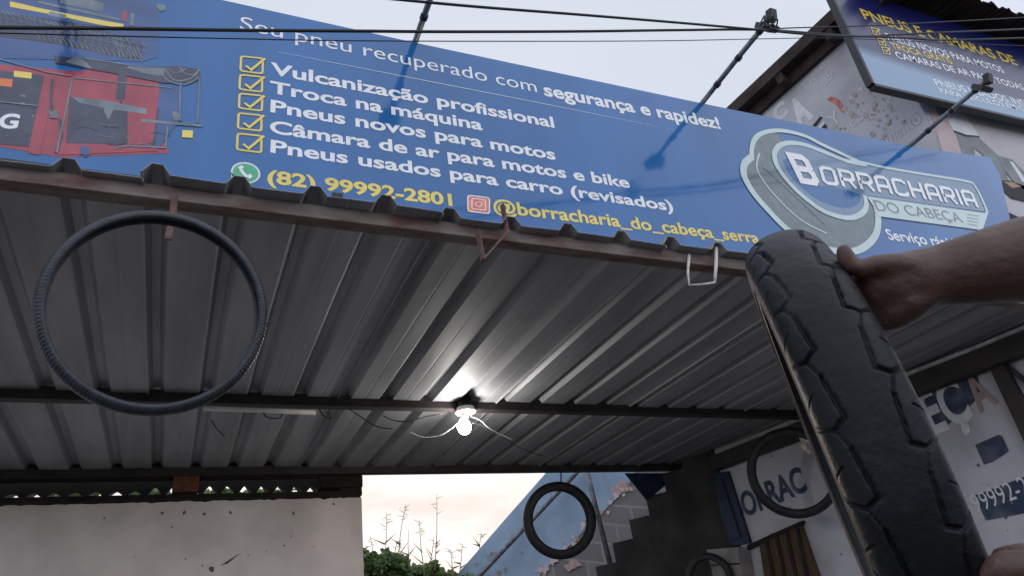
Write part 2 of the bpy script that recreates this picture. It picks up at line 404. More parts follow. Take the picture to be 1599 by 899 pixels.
def stroke_px(pts, w, lay=2, closed=False, k=0):
    p = [sg(x, y) for x, y in pts]
    if k: p = smooth_path(p + ([p[0]] if closed else []), k); p = p[:-1] if closed else p
    return p
def sline(name, body, L, Rr, top, m, bold, lay=2):
    b = MB(); l = sg(*L); r = sg(*Rr); cap = sg(*top).z - l.z
    text_between(b, body, l, r, cap, SN, bold, up=ZUP, off=.0008*lay)
    return obj(name, b, m, sign)
sline('text_line', 'Seu pneu recuperado com', (374.3, 46), (838.8, 145), (379, 27), m_pwhite, .000)
sline('text_line', 'segurança e rapidez!', (850.3, 149.5), (1126, 202), (850.3, 131.5), m_pwhite, .028)
sline('text_line', 'Vulcanização profissional', (422, 116), (866, 200), (422, 98), m_pwhite, .026)
sline('text_line', 'Troca na máquina', (421, 145), (754, 204), (421, 127), m_pwhite, .026)
sline('text_line', 'Pneus novos para motos', (422, 175), (868, 250), (422, 156.5), m_pwhite, .026)
sline('text_line', 'Câmara de ar para motos e bike', (421, 207.3), (984, 293.8), (421, 188.5), m_pwhite, .026)
sline('text_line', 'Pneus usados para carro (revisados)', (422, 238), (1052, 330), (422, 219), m_pwhite, .026)
sline('text_line', '(82) 99992-2801', (417, 285.5), (706.6, 321.7), (417, 266), m_pyellow, .030)
sline('text_line', '@borracharia_do_cabeça_serra', (771, 331), (1187, 380.4), (771, 312), m_pyellow, .022)
sline('text_line', 'Serviço rápido', (1388, 374), (1506, 390), (1388, 359), m_pwhite, .018)
sline('text_line', 'G', (-4, 200), (27, 201), (-4, 178), m_pwhite, .035, lay=3)
for k, (x, y, x2, y2) in enumerate(((376.5, 88.8, 410.5, 116), (375, 117.7, 409.5, 144.5), (374, 147, 409.5, 174), (372.5, 177.5, 408.5, 205.5), (371, 209.3, 408.3, 239))):
    b = MB(); dy = (x2-x)*.115
    corners = [(x, y), (x2, y+dy*.9), (x2-.7, y2), (x-1.2, y2-dy*1.1)]
    P = [sg(*c) for c in corners]; rounded = []
    for i in range(4):
        a0, p, c0 = P[i-1], P[i], P[(i+1) % 4]
        rounded += [p.lerp(a0, .12), p.lerp(a0, .03).lerp(c0, .03), p.lerp(c0, .12)]
    ribbon(b, rounded, .0085, SN, True, .0025)
    w_, h_ = x2-x, y2-y
    ribbon(b, [sg(x+w_*.22, y+h_*.56), sg(x+w_*.46, y+h_*.80), sg(x+w_*1.10, y+h_*.14)], .0105, SN, False, .004)
    obj('checkbox', b, m_pyellow, sign)
# green chat icon
b = MB(); cx, cy = 383.5, 270.5
el = [sg(cx + 20*math.cos(t) , cy + 14*math.sin(t) + 20*math.cos(t)*.10) for t in (2*math.pi*i/40 for i in range(40))]
el2 = [sg(cx + 23*math.cos(t), cy + 16.5*math.sin(t) + 22*math.cos(t)*.10) for t in (2*math.pi*i/40 for i in range(40))]
b.cur = 1; b.add([p + SN*.002 for p in el2], [list(range(40))[::-1]]); b.add([sg(*c) + SN*.002 for c in ((361, 284), (361, 270), (378, 285))], [(0, 2, 1)])
b.cur = 0; b.add([p + SN*.0035 for p in el], [list(range(40))[::-1]]); b.add([sg(*c) + SN*.0034 for c in ((364, 281), (365, 272), (376, 282))], [(0, 2, 1)])
b.cur = 1; ribbon(b, smooth_path([sg(375, 262), sg(377, 268), sg(383, 275), sg(391, 278.5)], 5), .012, SN, False, .005)
ribbon(b, [sg(374, 261), sg(378, 265)], .019, SN, False, .0056); ribbon(b, [sg(387, 275), sg(392, 279)], .019, SN, False, .0056)
obj('chat_icon', b, [m_pgreen, m_pwhite], sign)
# camera icon
def rrect(cx, cy, w, h, sl, r=.28, n=5):
    pts = []
    for qx, qy, a0 in ((1, 1, 0), (-1, 1, 90), (-1, -1, 180), (1, -1, 270)):
        for i in range(n+1):
            a = R(a0 + 90*i/n)
            X = qx*(w/2)*(1-r) + r*w/2*math.cos(a); Y = qy*(h/2)*(1-r) + r*h/2*math.sin(a)
            pts.append((cx + X, cy + Y + X*sl))
    return pts
b = MB(); b.cur = 0; pr = [sg(*c) + SN*.002 for c in rrect(747, 320, 34, 25, .115)]; b.add(pr, [list(range(len(pr)))[::-1]])
b.cur = 1
ribbon(b, [sg(*c) for c in rrect(747, 320, 34, 25, .115)], .006, SN, True, .003)
ribbon(b, [sg(*c) for c in rrect(747, 320, 21, 16, .115)], .005, SN, True, .0035)
ribbon(b, [sg(747 + 4.8*math.cos(t), 320 + 3.9*math.sin(t)) for t in (2*math.pi*i/16 for i in range(16))], .004, SN, True, .0035)
ribbon(b, [sg(752.5, 315.5), sg(754.2, 315.7)], .004, SN, False, .0035)
obj('camera_icon', b, [m_ppink, m_pwhite], sign)
b = MB(); ribbon(b, [sg(434, 82), sg(640, 122), sg(840, 161), sg(1030, 199)], [.001, .003, .003, .001], SN, False, .002); obj('divider_line', b, m_pwhite, sign)
# printed picture of the tyre changing machine (left end)
b = MB()
_lay = [0]
def pz(pts, mi, lay): b.cur = mi; _lay[0] += 1; b.add([sg(x/3.211, y/3.211) + SN*(.0004*lay + .0004 + .000025*(_lay[0] % 16)) for x, y in pts], [list(range(len(pts)))[::-1]])
pz([(-260, 300), (380, 360), (600, 330), (800, 340), (790, 640), (850, 770), (300, 790), (-260, 690)], 0, 1)
pz([(-260, -140), (700, -40), (800, 80), (790, 290), (720, 310), (-260, 290)], 2, 2)
ribs = [(-260, 40), (0, 60), (200, 85), (420, 130), (600, 180), (700, 210), (722, 250), (715, 300), (600, 290), (300, 225), (0, 185), (-260, 170)]
pz(ribs, 1, 3)
for i in range(26):
    x = -200 + i*36; y = 60 + max(0, x)*.20
    b.cur = 2; ribbon(b, [sg(x/3.211, y/3.211), sg((x+26)/3.211, (y+40)/3.211), sg((x+10)/3.211, (y+85)/3.211)], .006, SN, False, .0018)
pz([(-260, -60), (640, 60), (660, 130), (600, 150), (-260, 30)], 2, 4)
pz([(50, 10), (200, 45), (400, 85), (620, 125), (618, 145), (500, 128), (250, 75), (50, 38)], 4, 5)
pz([(190, 20), (420, 70), (600, 108), (600, 98), (420, 55), (190, 8)], 3, 6)
pz([(615, 60), (640, 60), (632, 112), (610, 108)], 0, 6)
pz([(-260, 330), (220, 380), (160, 740), (-260, 700)], 1, 3)
pz([(225, 375), (285, 385), (200, 780), (140, 770)], 0, 4)
pz([(70, 358), (160, 368), (158, 398), (70, 388)], 4, 4)
pz([(-30, 390), (65, 402), (60, 440), (-30, 430)], 5, 4)
pz([(360, 395), (860, 445), (790, 760), (290, 780)], 0, 4)
pz([(350, 490), (800, 550), (780, 730), (330, 720)], 1, 5)
pz([(640, 430), (800, 450), (765, 720), (640, 740)], 0, 6)
pz([(270, 280), (420, 300), (740, 340), (900, 335), (1000, 350), (1005, 400), (960, 420), (820, 420), (560, 370), (280, 320)], 1, 6)
pz([(380, 285), (410, 295), (465, 350), (330, 315)], 3, 7)
pz([(640, 335), (760, 345), (830, 345), (820, 385), (740, 375), (640, 345)], 3, 7)
pz([(360, 490), (520, 505), (735, 550), (735, 575), (540, 550), (400, 520)], 3, 7)
pz([(530, 540), (570, 555), (545, 605), (520, 560)], 3, 8)
pz([(600, 330), (640, 335), (625, 500), (580, 500)], 1, 7)
pz([(800, 430), (910, 440), (905, 600), (800, 740), (775, 740)], 2, 5)
pz([(710, 600), (1020, 630), (1010, 640), (710, 615)], 3, 7)
pz([(860, 560), (890, 565), (915, 610), (870, 605)], 3, 8)
pz([(915, 655), (968, 658), (965, 695), (912, 692)], 4, 7)
pz([(245, 555), (290, 560), (290, 598), (250, 596)], 3, 7)
b.cur = 3
for pl in ([(365, 395), (860, 445)], [(365, 395), (285, 770)], [(1000, 400), (990, 620)], [(905, 420), (900, 600)], [(840, 640), (830, 745), (650, 735), (570, 750)], [(0, 300), (230, 365), (360, 385)], [(380, 290), (740, 345)], [(0, 515), (190, 535)]):
    ribbon(b, [sg(x/3.211, y/3.211) for x, y in pl], .005, SN, False, .0042)
rp = random.Random(3)
def pline(pts, w, mi, lay):
    b.cur = mi; _lay[0] += 1; ribbon(b, smooth_path([sg(x/3.211, y/3.211) for x, y in pts], 4), w, SN, False, .0004*lay + .0004 + .000025*(_lay[0] % 16))
for i in range(34):                                     # tread blocks of the mounted tyre, both sides of the turntable
    x = -180 + i*27; y = 52 + max(0, x)*.23
    pline([(x, y), (x+14, y+16), (x+30, y+20)], .004, 3, 5 if i % 2 else 5)
    pline([(x+4, y+34), (x+20, y+46), (x+36, y+48)], .003, 3, 5)
    if 150 < x < 700: pline([(x, y+70), (x+18, y+84), (x+30, y+110)], .003, 3, 5)
for i in range(7):
    pline([(560 + i*22, 200 + i*9), (590 + i*20, 240 + i*9), (600 + i*19, 290)], .004, 3, 5)
for i in range(9):                                      # fittings, seams and glints on the machine body
    x, y = rp.uniform(0, 210), rp.uniform(400, 700); pz([(x, y), (x+rp.uniform(8, 30), y+3), (x+rp.uniform(8, 28), y+rp.uniform(6, 14)), (x, y+9)], rp.choice((2, 3, 1)), 5)
for i in range(10):
    x, y = rp.uniform(380, 780), rp.uniform(580, 740); pline([(x, y), (x+rp.uniform(20, 70), y+rp.uniform(-6, 12)), (x+rp.uniform(70, 120), y+rp.uniform(0, 20))], rp.uniform(.002, .005), rp.choice((2, 3, 1)), 8)
for pl in ([(830, 350), (860, 395), (900, 410), (960, 395), (1000, 350)], [(840, 345), (880, 370), (930, 350)], [(900, 340), (930, 375), (990, 380)], [(820, 390), (870, 420), (940, 425), (1000, 390)]): pline(pl, .006, 3, 8)
for pl in ([(265, 400), (255, 480), (262, 560)], [(300, 600), (310, 680), (280, 770)], [(420, 740), (430, 790)], [(630, 350), (620, 430), (605, 520)], [(540, 600), (560, 720)]): pline(pl, .008, 1, 8)
pz([(405, 735), (445, 740), (450, 780), (400, 778)], 2, 8); pz([(250, 60), (330, 78), (330, 100), (240, 80)], 3, 5); pz([(770, 20), (830, 30), (830, 55), (800, 62)], 3, 4)
pz([(300, -40), (520, 20), (515, 62), (300, 20)], 3, 4); pz([(655, 70), (675, 74), (670, 135), (652, 130)], 3, 6)
obj('printed_picture', b, [m_pred, m_pdark, m_pshade, m_pgrey, m_pyellow, m_porange], sign)
# logo: tyre rings flowing into a name plate
logo = MB()
def lp(pts, k=5): return smooth_path([sg(*p) for p in pts], k)
logo.cur = 2
tyre_body = lp([(1206, 208), (1184, 213), (1172, 228), (1164, 255), (1166, 280), (1182, 306), (1206, 334), (1240, 365), (1290, 388), (1331, 392), (1355, 380), (1368, 352), (1366, 325), (1345, 310), (1330, 330), (1300, 333), (1262, 312), (1228, 282), (1212, 255), (1210, 235), (1222, 226), (1215, 210)], 4)
logo.add([p + SN*.0016 for p in tyre_body], [list(range(len(tyre_body)))])
logo.cur = 3
inner = lp([(1233, 226), (1216, 230), (1210, 245), (1214, 260), (1229, 282), (1254, 307), (1285, 328), (1315, 338), (1334, 338), (1346, 330), (1350, 318), (1346, 305), (1354, 306), (1536, 331), (1538, 326), (1522, 293), (1506, 285), (1461, 277), (1387, 264.5), (1330, 254), (1283, 237), (1256, 227)], 3)
logo.add([p + SN*.0026 for p in inner], [list(range(len(inner)))])
logo.cur = 4
eye = lp([(1222, 250), (1234, 275), (1262, 302), (1295, 320), (1325, 325), (1340, 318), (1340, 304), (1300, 292), (1255, 285), (1236, 245)], 3)
logo.add([p + SN*.0032 for p in eye], [list(range(len(eye)))])
logo.cur = 1
def lstroke(pts, w, off, k=5): ribbon(logo, lp(pts, k), w, SN, False, off)
lstroke([(1339, 252.6), (1310, 239), (1282, 226), (1256, 213), (1225.6, 205.5), (1203, 205.5), (1184, 212), (1174.5, 226), (1173, 247)], .030, .004)
lstroke([(1173, 246), (1163, 255), (1160, 268), (1165, 284), (1179, 306), (1201, 331), (1228, 358), (1262, 380), (1296, 391), (1331, 393), (1352, 384), (1367, 366), (1370.5, 341), (1365, 318)], .042, .0044)
lstroke([(1352.5, 258), (1320, 251.5), (1282, 236.5), (1256, 227), (1233, 224), (1217, 228), (1209.5, 237.5), (1208.6, 246), (1213, 260.5), (1229, 283), (1254, 308), (1285, 330), (1315, 340), (1334, 339.5), (1348, 331), (1352, 319), (1349, 305.6)], .034, .0048)
lstroke([(1337, 252.7), (1386.7, 263.6), (1461.4, 276), (1508, 283.8), (1522, 292), (1539, 327.4), (1538, 337), (1531, 358.6)], .021, .0052)
lstroke([(1185, 240), (1181, 262), (1192, 284), (1216, 313), (1250, 344), (1290, 365)], .010, .0036)
logo.cur = 1
pl_ = [(1352, 307), (1537.5, 333.5), (1531.5, 360), (1369.6, 338.5), (1365, 326)]
logo.add([sg(*p) + SN*.0056 for p in pl_], [list(range(5))])
logo.cur = 5
for i in range(16):
    t = i/15; cx_ = 1192 + 80*t + 10*t*t; cy_ = 262 + 70*t + 14*t*t
    ribbon(logo, [sg(cx_, cy_), sg(cx_+5, cy_+2.5)], .018, SN, False, .0037)
logo.cur = 5
for i in range(4):
    ribbon(logo, [sg(1509, 335.5+i*5), sg(1528-i*.8, 338.3+i*5)], .0035, SN, False, .0068)
text_between(logo, 'DO CABEÇA', sg(1369, 329.7), sg(1504, 349), sg(1369, 314.5).z - sg(1369, 329.7).z, SN, .0, up=ZUP, off=.0068)
# squared lettering of the name
G = {'B': [[(0,0),(0,6),(3.2,6),(4,5.2),(4,3.7),(3.3,3),(4,2.3),(4,.8),(3.2,0),(0,0)], [(.7,3),(2.7,3)]],
     'O': [[(.8,0),(0,.8),(0,5.2),(.8,6),(3.2,6),(4,5.2),(4,.8),(3.2,0),(.8,0)]],
     'R': [[(0,-.4),(0,6),(3.2,6),(4,5.2),(4,3.4),(3.2,2.6),(0,2.6)], [(2.4,2.6),(4,-.4)]],
     'A': [[(0,-.4),(0,5.2),(.8,6),(3.2,6),(4,5.2),(4,-.4)], [(0,2.3),(4,2.3)]],
     'C': [[(4,4.6),(4,5.2),(3.2,6),(.8,6),(0,5.2),(0,.8),(.8,0),(3.2,0),(4,.8),(4,1.4)]],
     'H': [[(0,-.4),(0,6.4)], [(4,-.4),(4,6.4)], [(0,3),(4,3)]], 'I': [[(0,-.4),(0,6.4)]]}
def glyph(mb, ch, o, ux, uz, off):
    for si, st in enumerate(G[ch]):
        closed = st[0] == st[-1]; pts = [o + ux*x + uz*y for x, y in (st[:-1] if closed else st)]
        ribbon(mb, pts, GW, SN, closed, off + .0002*si)
logo.cur = 0
def name_row(word, L, Rr, toph, gw):
    global GW
    adv = [2.0 if c == 'I' else 5.9 for c in word]; tot = sum(adv) - 1.9
    ux = (Rr - L)/tot; uz = ZUP*(toph/6.6) + ux*.12; GW = gw; x = .6
    for c, a in zip(word, adv):
        glyph(logo, c, L + ux*x + uz*.3, ux, uz, .006); x += a
bL, bR = sg(1249, 284), sg(1280, 289)
GW = .046; ux = (bR-bL)/5.2; uz = ZUP*((sg(1240, 243).z - sg(1248, 284).z)/6.6) - ux*.10
glyph(logo, 'B', bL + ux*.5 + uz*.2, ux, uz, .006)
name_row('ORRACHARIA', sg(1284, 287), sg(1523, 324), sg(1284, 262).z - sg(1284, 287).z, .0255)
obj('logo', logo, [m_pwhite, m_pmint, m_ptyre, m_pgb, m_print, m_pgrey], sign)
obj('edge_trim', MB().box((tl.x, SY-.001, bl_z-.02), (r3.x-.02, SY+.036, bl_z-.001)), m_frame, sign)
# small black bracket at the foot of the sign
p = sg(525, 310); b = MB(); b.box((p.x-.02, SY-.03, bl_z), (p.x+.02, SY-.004, p.z+.005)); obj('bracket', b, m_black, sign)

# ================================================================== FLOODLIGHT ARMS
def arm(att, L, label, lampdown=.02):
    t = thing('floodlight_arm', label, 'floodlight arm', att, 'floodlight arms over the long sign')
    a = Vector(att); e = a + Vector((0, -L, .012))
    b = MB(); b.tube([a + Vector((0, .035, 0)), a.lerp(e, .5) + Vector((0, 0, .004)), e], .0145, 10); obj('pole', b, m_pole, t, smooth=True)
    b = MB()
    for f in (.22, .55, .86):
        p = a.lerp(e, f); b.tube([p + Vector((0, .012, 0)), p + Vector((0, -.012, 0))], .019, 10)
    obj('clamp', b, m_black, t)
    b = MB(); b.tube(smooth_path([a.lerp(e, .5) + Vector((.018, 0, .01)), a.lerp(e, .65) + Vector((.035, 0, .03)), a.lerp(e, .8) + Vector((.030, 0, .02)), a.lerp(e, .97) + Vector((.02, 0, .02))], 5), .005, 6); obj('lamp_cable', b, m_cable, t, smooth=True)
    b = MB(); b.obox(e + Vector((0, -.012, .005)), Vector((.022, 0, 0)), Vector((0, .018, .006)), Vector((0, -.01, .03))); h = obj('floodlight', b, m_black, t, bevel=.004)
    b = MB(); b.obox(e + Vector((.012, .045, -.012)), Vector((.050, 0, 0)), Vector((0, .012, -.010)), Vector((0, .024, .030))); obj('floodlight', b, m_frame, t, bevel=.004)
    b = MB(); b.obox(e + Vector((.012, .0585, -.024)), Vector((.043, 0, 0)), Vector((0, .001, -.001)), Vector((0, .019, .024))); obj('lamp_glass', b, m_glass, h)
    return t
arm(sg(1100, 160) + Vector((0, 0, .01)), .585, 'grey floodlight arm over the word rapidez, tangled with the cables')
arm(sg(650, 64) + Vector((0, 0, .01)), .60, 'grey floodlight arm reaching up above the word recuperado')
arm(sg(1427, 226) + Vector((0, 0, .01)), .56, 'grey floodlight arm crossing in front of the painted wall')
arm(Vector((-.63, SY, sg(345, 0).z + .0)), .58, 'floodlight arm mirrored in the red machine picture')

# ================================================================== CABLES
def cable(name, pts, r, label, Y=1.66, m=m_cable):
    b = MB(); b.tube(smooth_path([onY(x, y, Y) for x, y in pts], 8), r, 6)
    return obj(name, b, m, smooth=True, label=label, cat='cable', group='cables strung along the street in front of the sign')
cable('power_cable', [(-80, 42), (0, 43.5), (180, 45), (360, 47.5), (560, 49), (700, 50), (900, 49.5), (1060, 47.5), (1190, 47), (1290, 54), (1356, 57), (1430, 53), (1599, 45.7), (1700, 41)], .0062, 'thick black cable running level across the sign from the left edge')
cable('power_cable', [(540, -9), (625, 0), (750, 11.5), (900, 23), (1060, 36), (1190, 47.5), (1280, 55.5), (1364, 58), (1420, 60), (1472, 63), (1599, 59.7), (1700, 57)], .0058, 'black cable sloping down from the top of the picture to the floodlight arm', Y=1.64)
cable('power_cable', [(-80, 50), (150, 56), (350, 60.5), (600, 64.5), (1000, 64.5), (1200, 61), (1300, 60), (1450, 66), (1700, 76)], .0022, 'hair thin wire running just below the thick black cable', Y=1.68)
cable('power_cable', [(1206, 46), (1240, 44), (1330, 41.5), (1430, 37), (1700, 22)], .0035, 'thin cable leaving the end of the floodlight arm towards the upper sign', Y=1.62)
b = MB()
for i in range(9):
    c = onY(1203, 41, 1.65) + Vector((rnd.uniform(-.03, .03), rnd.uniform(-.02, .02), rnd.uniform(-.03, .03)))
    b.tube(smooth_path([c + Vector((rnd.uniform(-.035, .035), rnd.uniform(-.02, .02), rnd.uniform(-.045, .045))) for _ in range(4)], 4), .004, 5)
obj('cable_tangle', b, m_cable, smooth=True, label='black tape and cable tangle at the tip of the floodlight arm', cat='cable tangle')

# ================================================================== RIGHT BUILDING
corner = onW(1450, 190); corner.z = 0
bld = thing('painted_building', 'two storey lilac grey building with painted side wall right of the canopy', 'building', corner)
EZ = 1.5 + 4.70
far = corner + wdir*3.55
th = -WN*.15
b = MB(); b.prism([corner, far, far + ZUP*EZ, corner + ZUP*EZ], th); obj('side_wall', b, m_bwall, bld)
fc = corner + Vector((0, 0, 0)); fend = fc + Vector((4.2, 0, 0))
b = MB(); b.prism([fc + Vector((.004, -.004, 0)), fend + Vector((0, -.004, 0)), fend + Vector((0, -.004, EZ)), fc + Vector((.004, -.004, EZ))], (0, .12, 0)); obj('front_wall', b, m_fwall, bld)
# side eave: dark verge boards and tile edge
b = MB(); ev0 = corner - wdir*.35; ev1 = far
b.prism([ev0 + WN*.16 + ZUP*(EZ-.02), ev1 + WN*.16 + ZUP*(EZ-.02), ev1 + WN*.16 + ZUP*(EZ+.10), ev0 + WN*.16 + ZUP*(EZ+.10)], -WN*.4)
b.prism([ev0 + WN*.05 + ZUP*(EZ-.13), ev1 + WN*.05 + ZUP*(EZ-.13), ev1 + WN*.05 + ZUP*(EZ-.022), ev0 + WN*.05 + ZUP*(EZ-.022)], -WN*.045)
for i in range(6):
    c = corner + wdir*(.3+.55*i) + ZUP*(EZ-.075); b.obox(c + WN*.10, WN*.048, wdir*.035, ZUP*.05)
obj('eave', b, m_eave, bld)
# front eave: corrugated sheet running out over the upper sign
b = MB(); n = 150; ex0, ex1 = 4.86, 8.9; ye = 2.115; yb = 2.60; vs = []
for y, z in ((ye, EZ-.0), (yb, EZ+.10)):
    for i in range(n+1):
        x = ex0 + (ex1-ex0)*i/n; vs.append((x, y + .012*math.sin(x*31), z + .018*math.sin(x*2*math.pi/.076)))
b.add(vs, [(i, i+1, n+1+i+1, n+1+i) for i in range(n)])
o = obj('front_eave', b, m_eave, bld); sm = o.modifiers.new('t', 'SOLIDIFY'); sm.thickness = .006
b = MB(); b.box((ex0, 2.58, EZ+.115), (ex1, 6.5, EZ+.2)); obj('roof', b, m_eave, bld)
# lettering and pictures painted on the walls (thin coats of paint)
def wtext(mb, body, L, Rr, cap_px, bold, off=.003, plane=onW, nn=WN):
    l = plane(*L); r = plane(*Rr); d = r-l; up = nn.cross(d).normalized()
    if up.z < 0: up = -up
    k = (plane(L[0], L[1]) - CAM).length/FPX * cap_px
    text_between(mb, body, l, r, k, nn, bold, up=up, off=off)
b = MB()
wtext(b, 'Desde', (1262, 141), (1298, 93), 17, -.004); wtext(b, '1985', (1277, 151), (1303, 119), 15, .004)
wtext(b, 'JS', (1388, 152), (1403, 146), 12, 0); wtext(b, 'Y I', (1302, 200), (1325, 178), 22, 0); wtext(b, 'oco', (1318, 212), (1352, 183), 15, .0)
wtext(b, 'mento', (1388, 227), (1440, 190), 20, .0); wtext(b, 'ia', (1330, 160), (1352, 140), 14, -.004)
obj('painted_lettering', b, m_paintf, bld)
b = MB()
wtext(b, 'C', (1213, 193), (1232, 176), 24, .05); wtext(b, 'A', (1247, 201), (1270, 180), 44, .06)
obj('painted_lettering', b, m_paintw, bld)
def wpoly(mb, pts, off, plane=onW, nn=WN):
    p = [plane(*q_) + nn*off for q_ in pts]; nrm = (p[1]-p[0]).cross(p[2]-p[0])
    if nrm.dot(nn) < 0: p = p[::-1]
    mb.add(p, [list(range(len(p)))])
def onF(px, py): return onY(px, py, corner.y - .006)
FN = Vector((0, -1, 0))
b = MB(); b.cur = 0; wpoly(b, [(1291, 156), (1298, 151), (1308, 154), (1316, 163), (1321, 178), (1314, 175), (1308, 165), (1299, 160)], .003)
b.cur = 1; wpoly(b, [(1267, 199), (1281, 182), (1285, 184), (1273, 200)], .003); wpoly(b, [(1287, 193), (1292, 197), (1291, 203), (1281, 202)], .003)
b.cur = 2; wpoly(b, [(1277, 200), (1287, 190), (1289, 192), (1281, 202)], .0035)
obj('painted_mark', b, [m_painto, m_paintk, m_paintw], bld)
# blotches where the render has come away
b = MB()
for i in range(64):
    cx, cy = rnd.gauss(1365, 28), rnd.gauss(178, 26)
    if cx > 1435 or cy < 135: continue
    r = rnd.uniform(1, 4.6)
    wpoly(b, [(cx + r*rnd.uniform(.5, 1.3)*math.cos(t), cy + r*rnd.uniform(.5, 1.3)*math.sin(t)) for t in (2*math.pi*k/11 for k in range(11))], .0032 + .00002*i)
obj('peeled_patch', b, m_peel, bld)
# generic painted worker and tyre on the front wall
b = MB()
def fpoly(pts, mi, off): b.cur = mi; wpoly(b, pts, off, onF, FN)
fpoly([(1445, 150), (1470, 150), (1520, 250), (1560, 330), (1500, 330), (1472, 238)], 5, .001)
fpoly([(1448, 152), (1465, 158), (1460, 168), (1450, 162)], 0, .003)
fpoly([(1455, 160), (1490, 165), (1484, 178), (1466, 180)], 1, .002)
fpoly([(1478, 172), (1492, 168), (1506, 180), (1528, 213), (1508, 212), (1489, 205), (1480, 190)], 0, .003)
fpoly([(1489, 204), (1508, 211), (1529, 213), (1529, 215), (1507, 214), (1489, 207)], 2, .0035)
fpoly([(1492, 208), (1528, 215), (1560, 245), (1578, 290), (1572, 302), (1552, 272), (1532, 240), (1522, 232), (1521, 252), (1505, 250)], 1, .0025)
fpoly([(1557, 243), (1580, 250), (1602, 272), (1602, 300), (1580, 282), (1567, 265)], 1, .004)
fpoly([(1560, 283), (1575, 282), (1602, 292), (1602, 316), (1578, 310), (1563, 296)], 2, .004)
fpoly([(1566, 284), (1582, 285), (1594, 292), (1580, 294)], 3, .0045)
fpoly([(1575, 252), (1581, 254), (1603, 284), (1596, 285)], 0, .005)
fpoly([(1570, 330), (1602, 345), (1602, 372), (1582, 360)], 2, .004)
obj('painted_mural', b, [m_paintw, m_paintg, m_paintk, m_paints, m_painto, m_paintp], bld)
# lower side wall under the canopy: lettering, blue blocks
def onWf(px, py): return onW(px, py)
b = MB(); b.cur = 0
wpoly(b, [(1424, 668), (1452, 607), (1500, 588), (1525, 575), (1533, 616), (1508, 640), (1474, 668), (1446, 684)], .003)
wpoly(b, [(1523, 694), (1560, 678), (1566, 681), (1576, 704), (1552, 720), (1537, 725)], .003)
wpoly(b, [(1522, 773), (1620, 736), (1620, 797), (1540, 812)], .003)
b.cur = 1
wtext(b, 'BEÇ', (1428, 690), (1522, 650), 56, .03, .006)
b.cur = 3; wtext(b, '99992-2', (1526, 800), (1612, 770), 22, .0, .006)
b.cur = 2; wtext(b, 'A', (1530, 643), (1560, 626), 46, .03, .006)
b.cur = 0; wtext(b, 'BORRAC', (1150, 812), (1262, 764), 31, .03, .006)
obj('painted_lettering', b, [m_paintb, m_paintf, m_fadedred, m_paintw], bld)
b = MB()
for i in range(40):
    cx, cy = rnd.uniform(1180, 1620), rnd.uniform(680, 899); r = rnd.uniform(.8, 3)
    wpoly(b, [(cx + r*rnd.uniform(.4, 1.3)*math.cos(t), cy + r*rnd.uniform(.4, 1.3)*math.sin(t)) for t in (2*math.pi*k/8 for k in range(8))], .0042)
obj('stain', b, m_stain, bld)
def wslab(name, pts, m, off, t, parent=bld):
    mb = MB(); p = [onW(*q_) + WN*off for q_ in pts]; mb.prism(p, WN*t); return obj(name, mb, m, parent)
wslab('post', [(1543, 555), (1562, 548), (1640, 690), (1612, 700)], m_beam, .004, .06)
wslab('brace', [(1562, 566), (1568, 562), (1640, 618), (1636, 624)], m_beam, .004, .03)
d1 = wslab('door', [(1098, 742), (1140, 735), (1175, 846), (1128, 856)], m_doorb, .004, .03, bld)
wslab('door_frame', [(1088, 745), (1098, 742), (1128, 858), (1119, 862)], m_beam, .004, .05, d1)
wslab('panel', [(1108, 752), (1132, 747), (1162, 838), (1136, 845)], m_doorb, .036, .012, d1)
d2 = wslab('door', [(1190, 850), (1255, 819), (1285, 905), (1202, 930)], m_doorw, .004, .03)
d2['label'] = 'brown plank door'
for i in range(4):
    x = 1200 + i*16; y = 845 - i*7.4
    wslab('batten', [(x, y), (x+4, y-2), (x+22, y+82), (x+17, y+84)], m_darkw, .036, .012, d2)
wslab('door_frame', [(1172, 850), (1258, 812), (1258, 818), (1172, 858)], m_darkw, .004, .04, d2)
mbx = wslab('meter_box', [(1085, 860), (1172, 853), (1185, 930), (1095, 935)], m_meter, .02, .14)
wslab('box_seam', [(1120, 880), (1176, 877), (1176, 879.5), (1121, 882.5)], m_black, .162, .004, mbx)
wslab('sticker', [(1117, 862), (1129, 861), (1131, 867), (1120, 869)], m_paintb, .162, .003, mbx)

# ================================================================== UPPER SIGN
UY = 2.35
def us(px, py): return onY(px, py, UY)
usg = thing('wall_sign', 'dark navy tyre sign with yellow heading high on the building front', 'sign', (us(1365, 130).x, UY, us(1365, 130).z))
bl = us(1365, 131); br_ = us(1599, 186); sld = (br_-bl)/(br_.x-bl.x)
tz = EZ - .05
pl0 = bl; pl1 = bl + sld*4.3; pl2 = Vector((pl1.x, UY, tz)); pl3 = Vector((us(1303, 0).x + .02, UY, tz))
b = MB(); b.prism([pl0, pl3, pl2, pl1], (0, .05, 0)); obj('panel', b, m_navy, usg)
b = MB(); b.obox((pl0+pl1)/2 + Vector((0, .023, -.012)), (pl1-pl0)/2, Vector((0, .028, 0)), Vector((0, 0, .012)))
b.obox((pl0+pl3)/2 + Vector((-.012, .023, 0)), (pl3-pl0)/2, Vector((0, .028, 0)), Vector((.012, 0, 0)))
obj('frame', b, m_frame, usg)
def uline(body, L, Rr, top, m, bold):
    b = MB(); l = us(*L); r = us(*Rr); text_between(b, body, l, r, us(*top).z - l.z, FN, bold, up=ZUP, off=.0015); obj('text_line', b, m, usg)
uline('PNEUS E CAMARAS DE', (1350, 30), (1590, 103), (1346, 15.5), m_nyellow, .02)
uline('PNEUS NOVOS PARA MOTOS', (1387, 63), (1569, 115), (1384, 53), m_nwhite, .012)
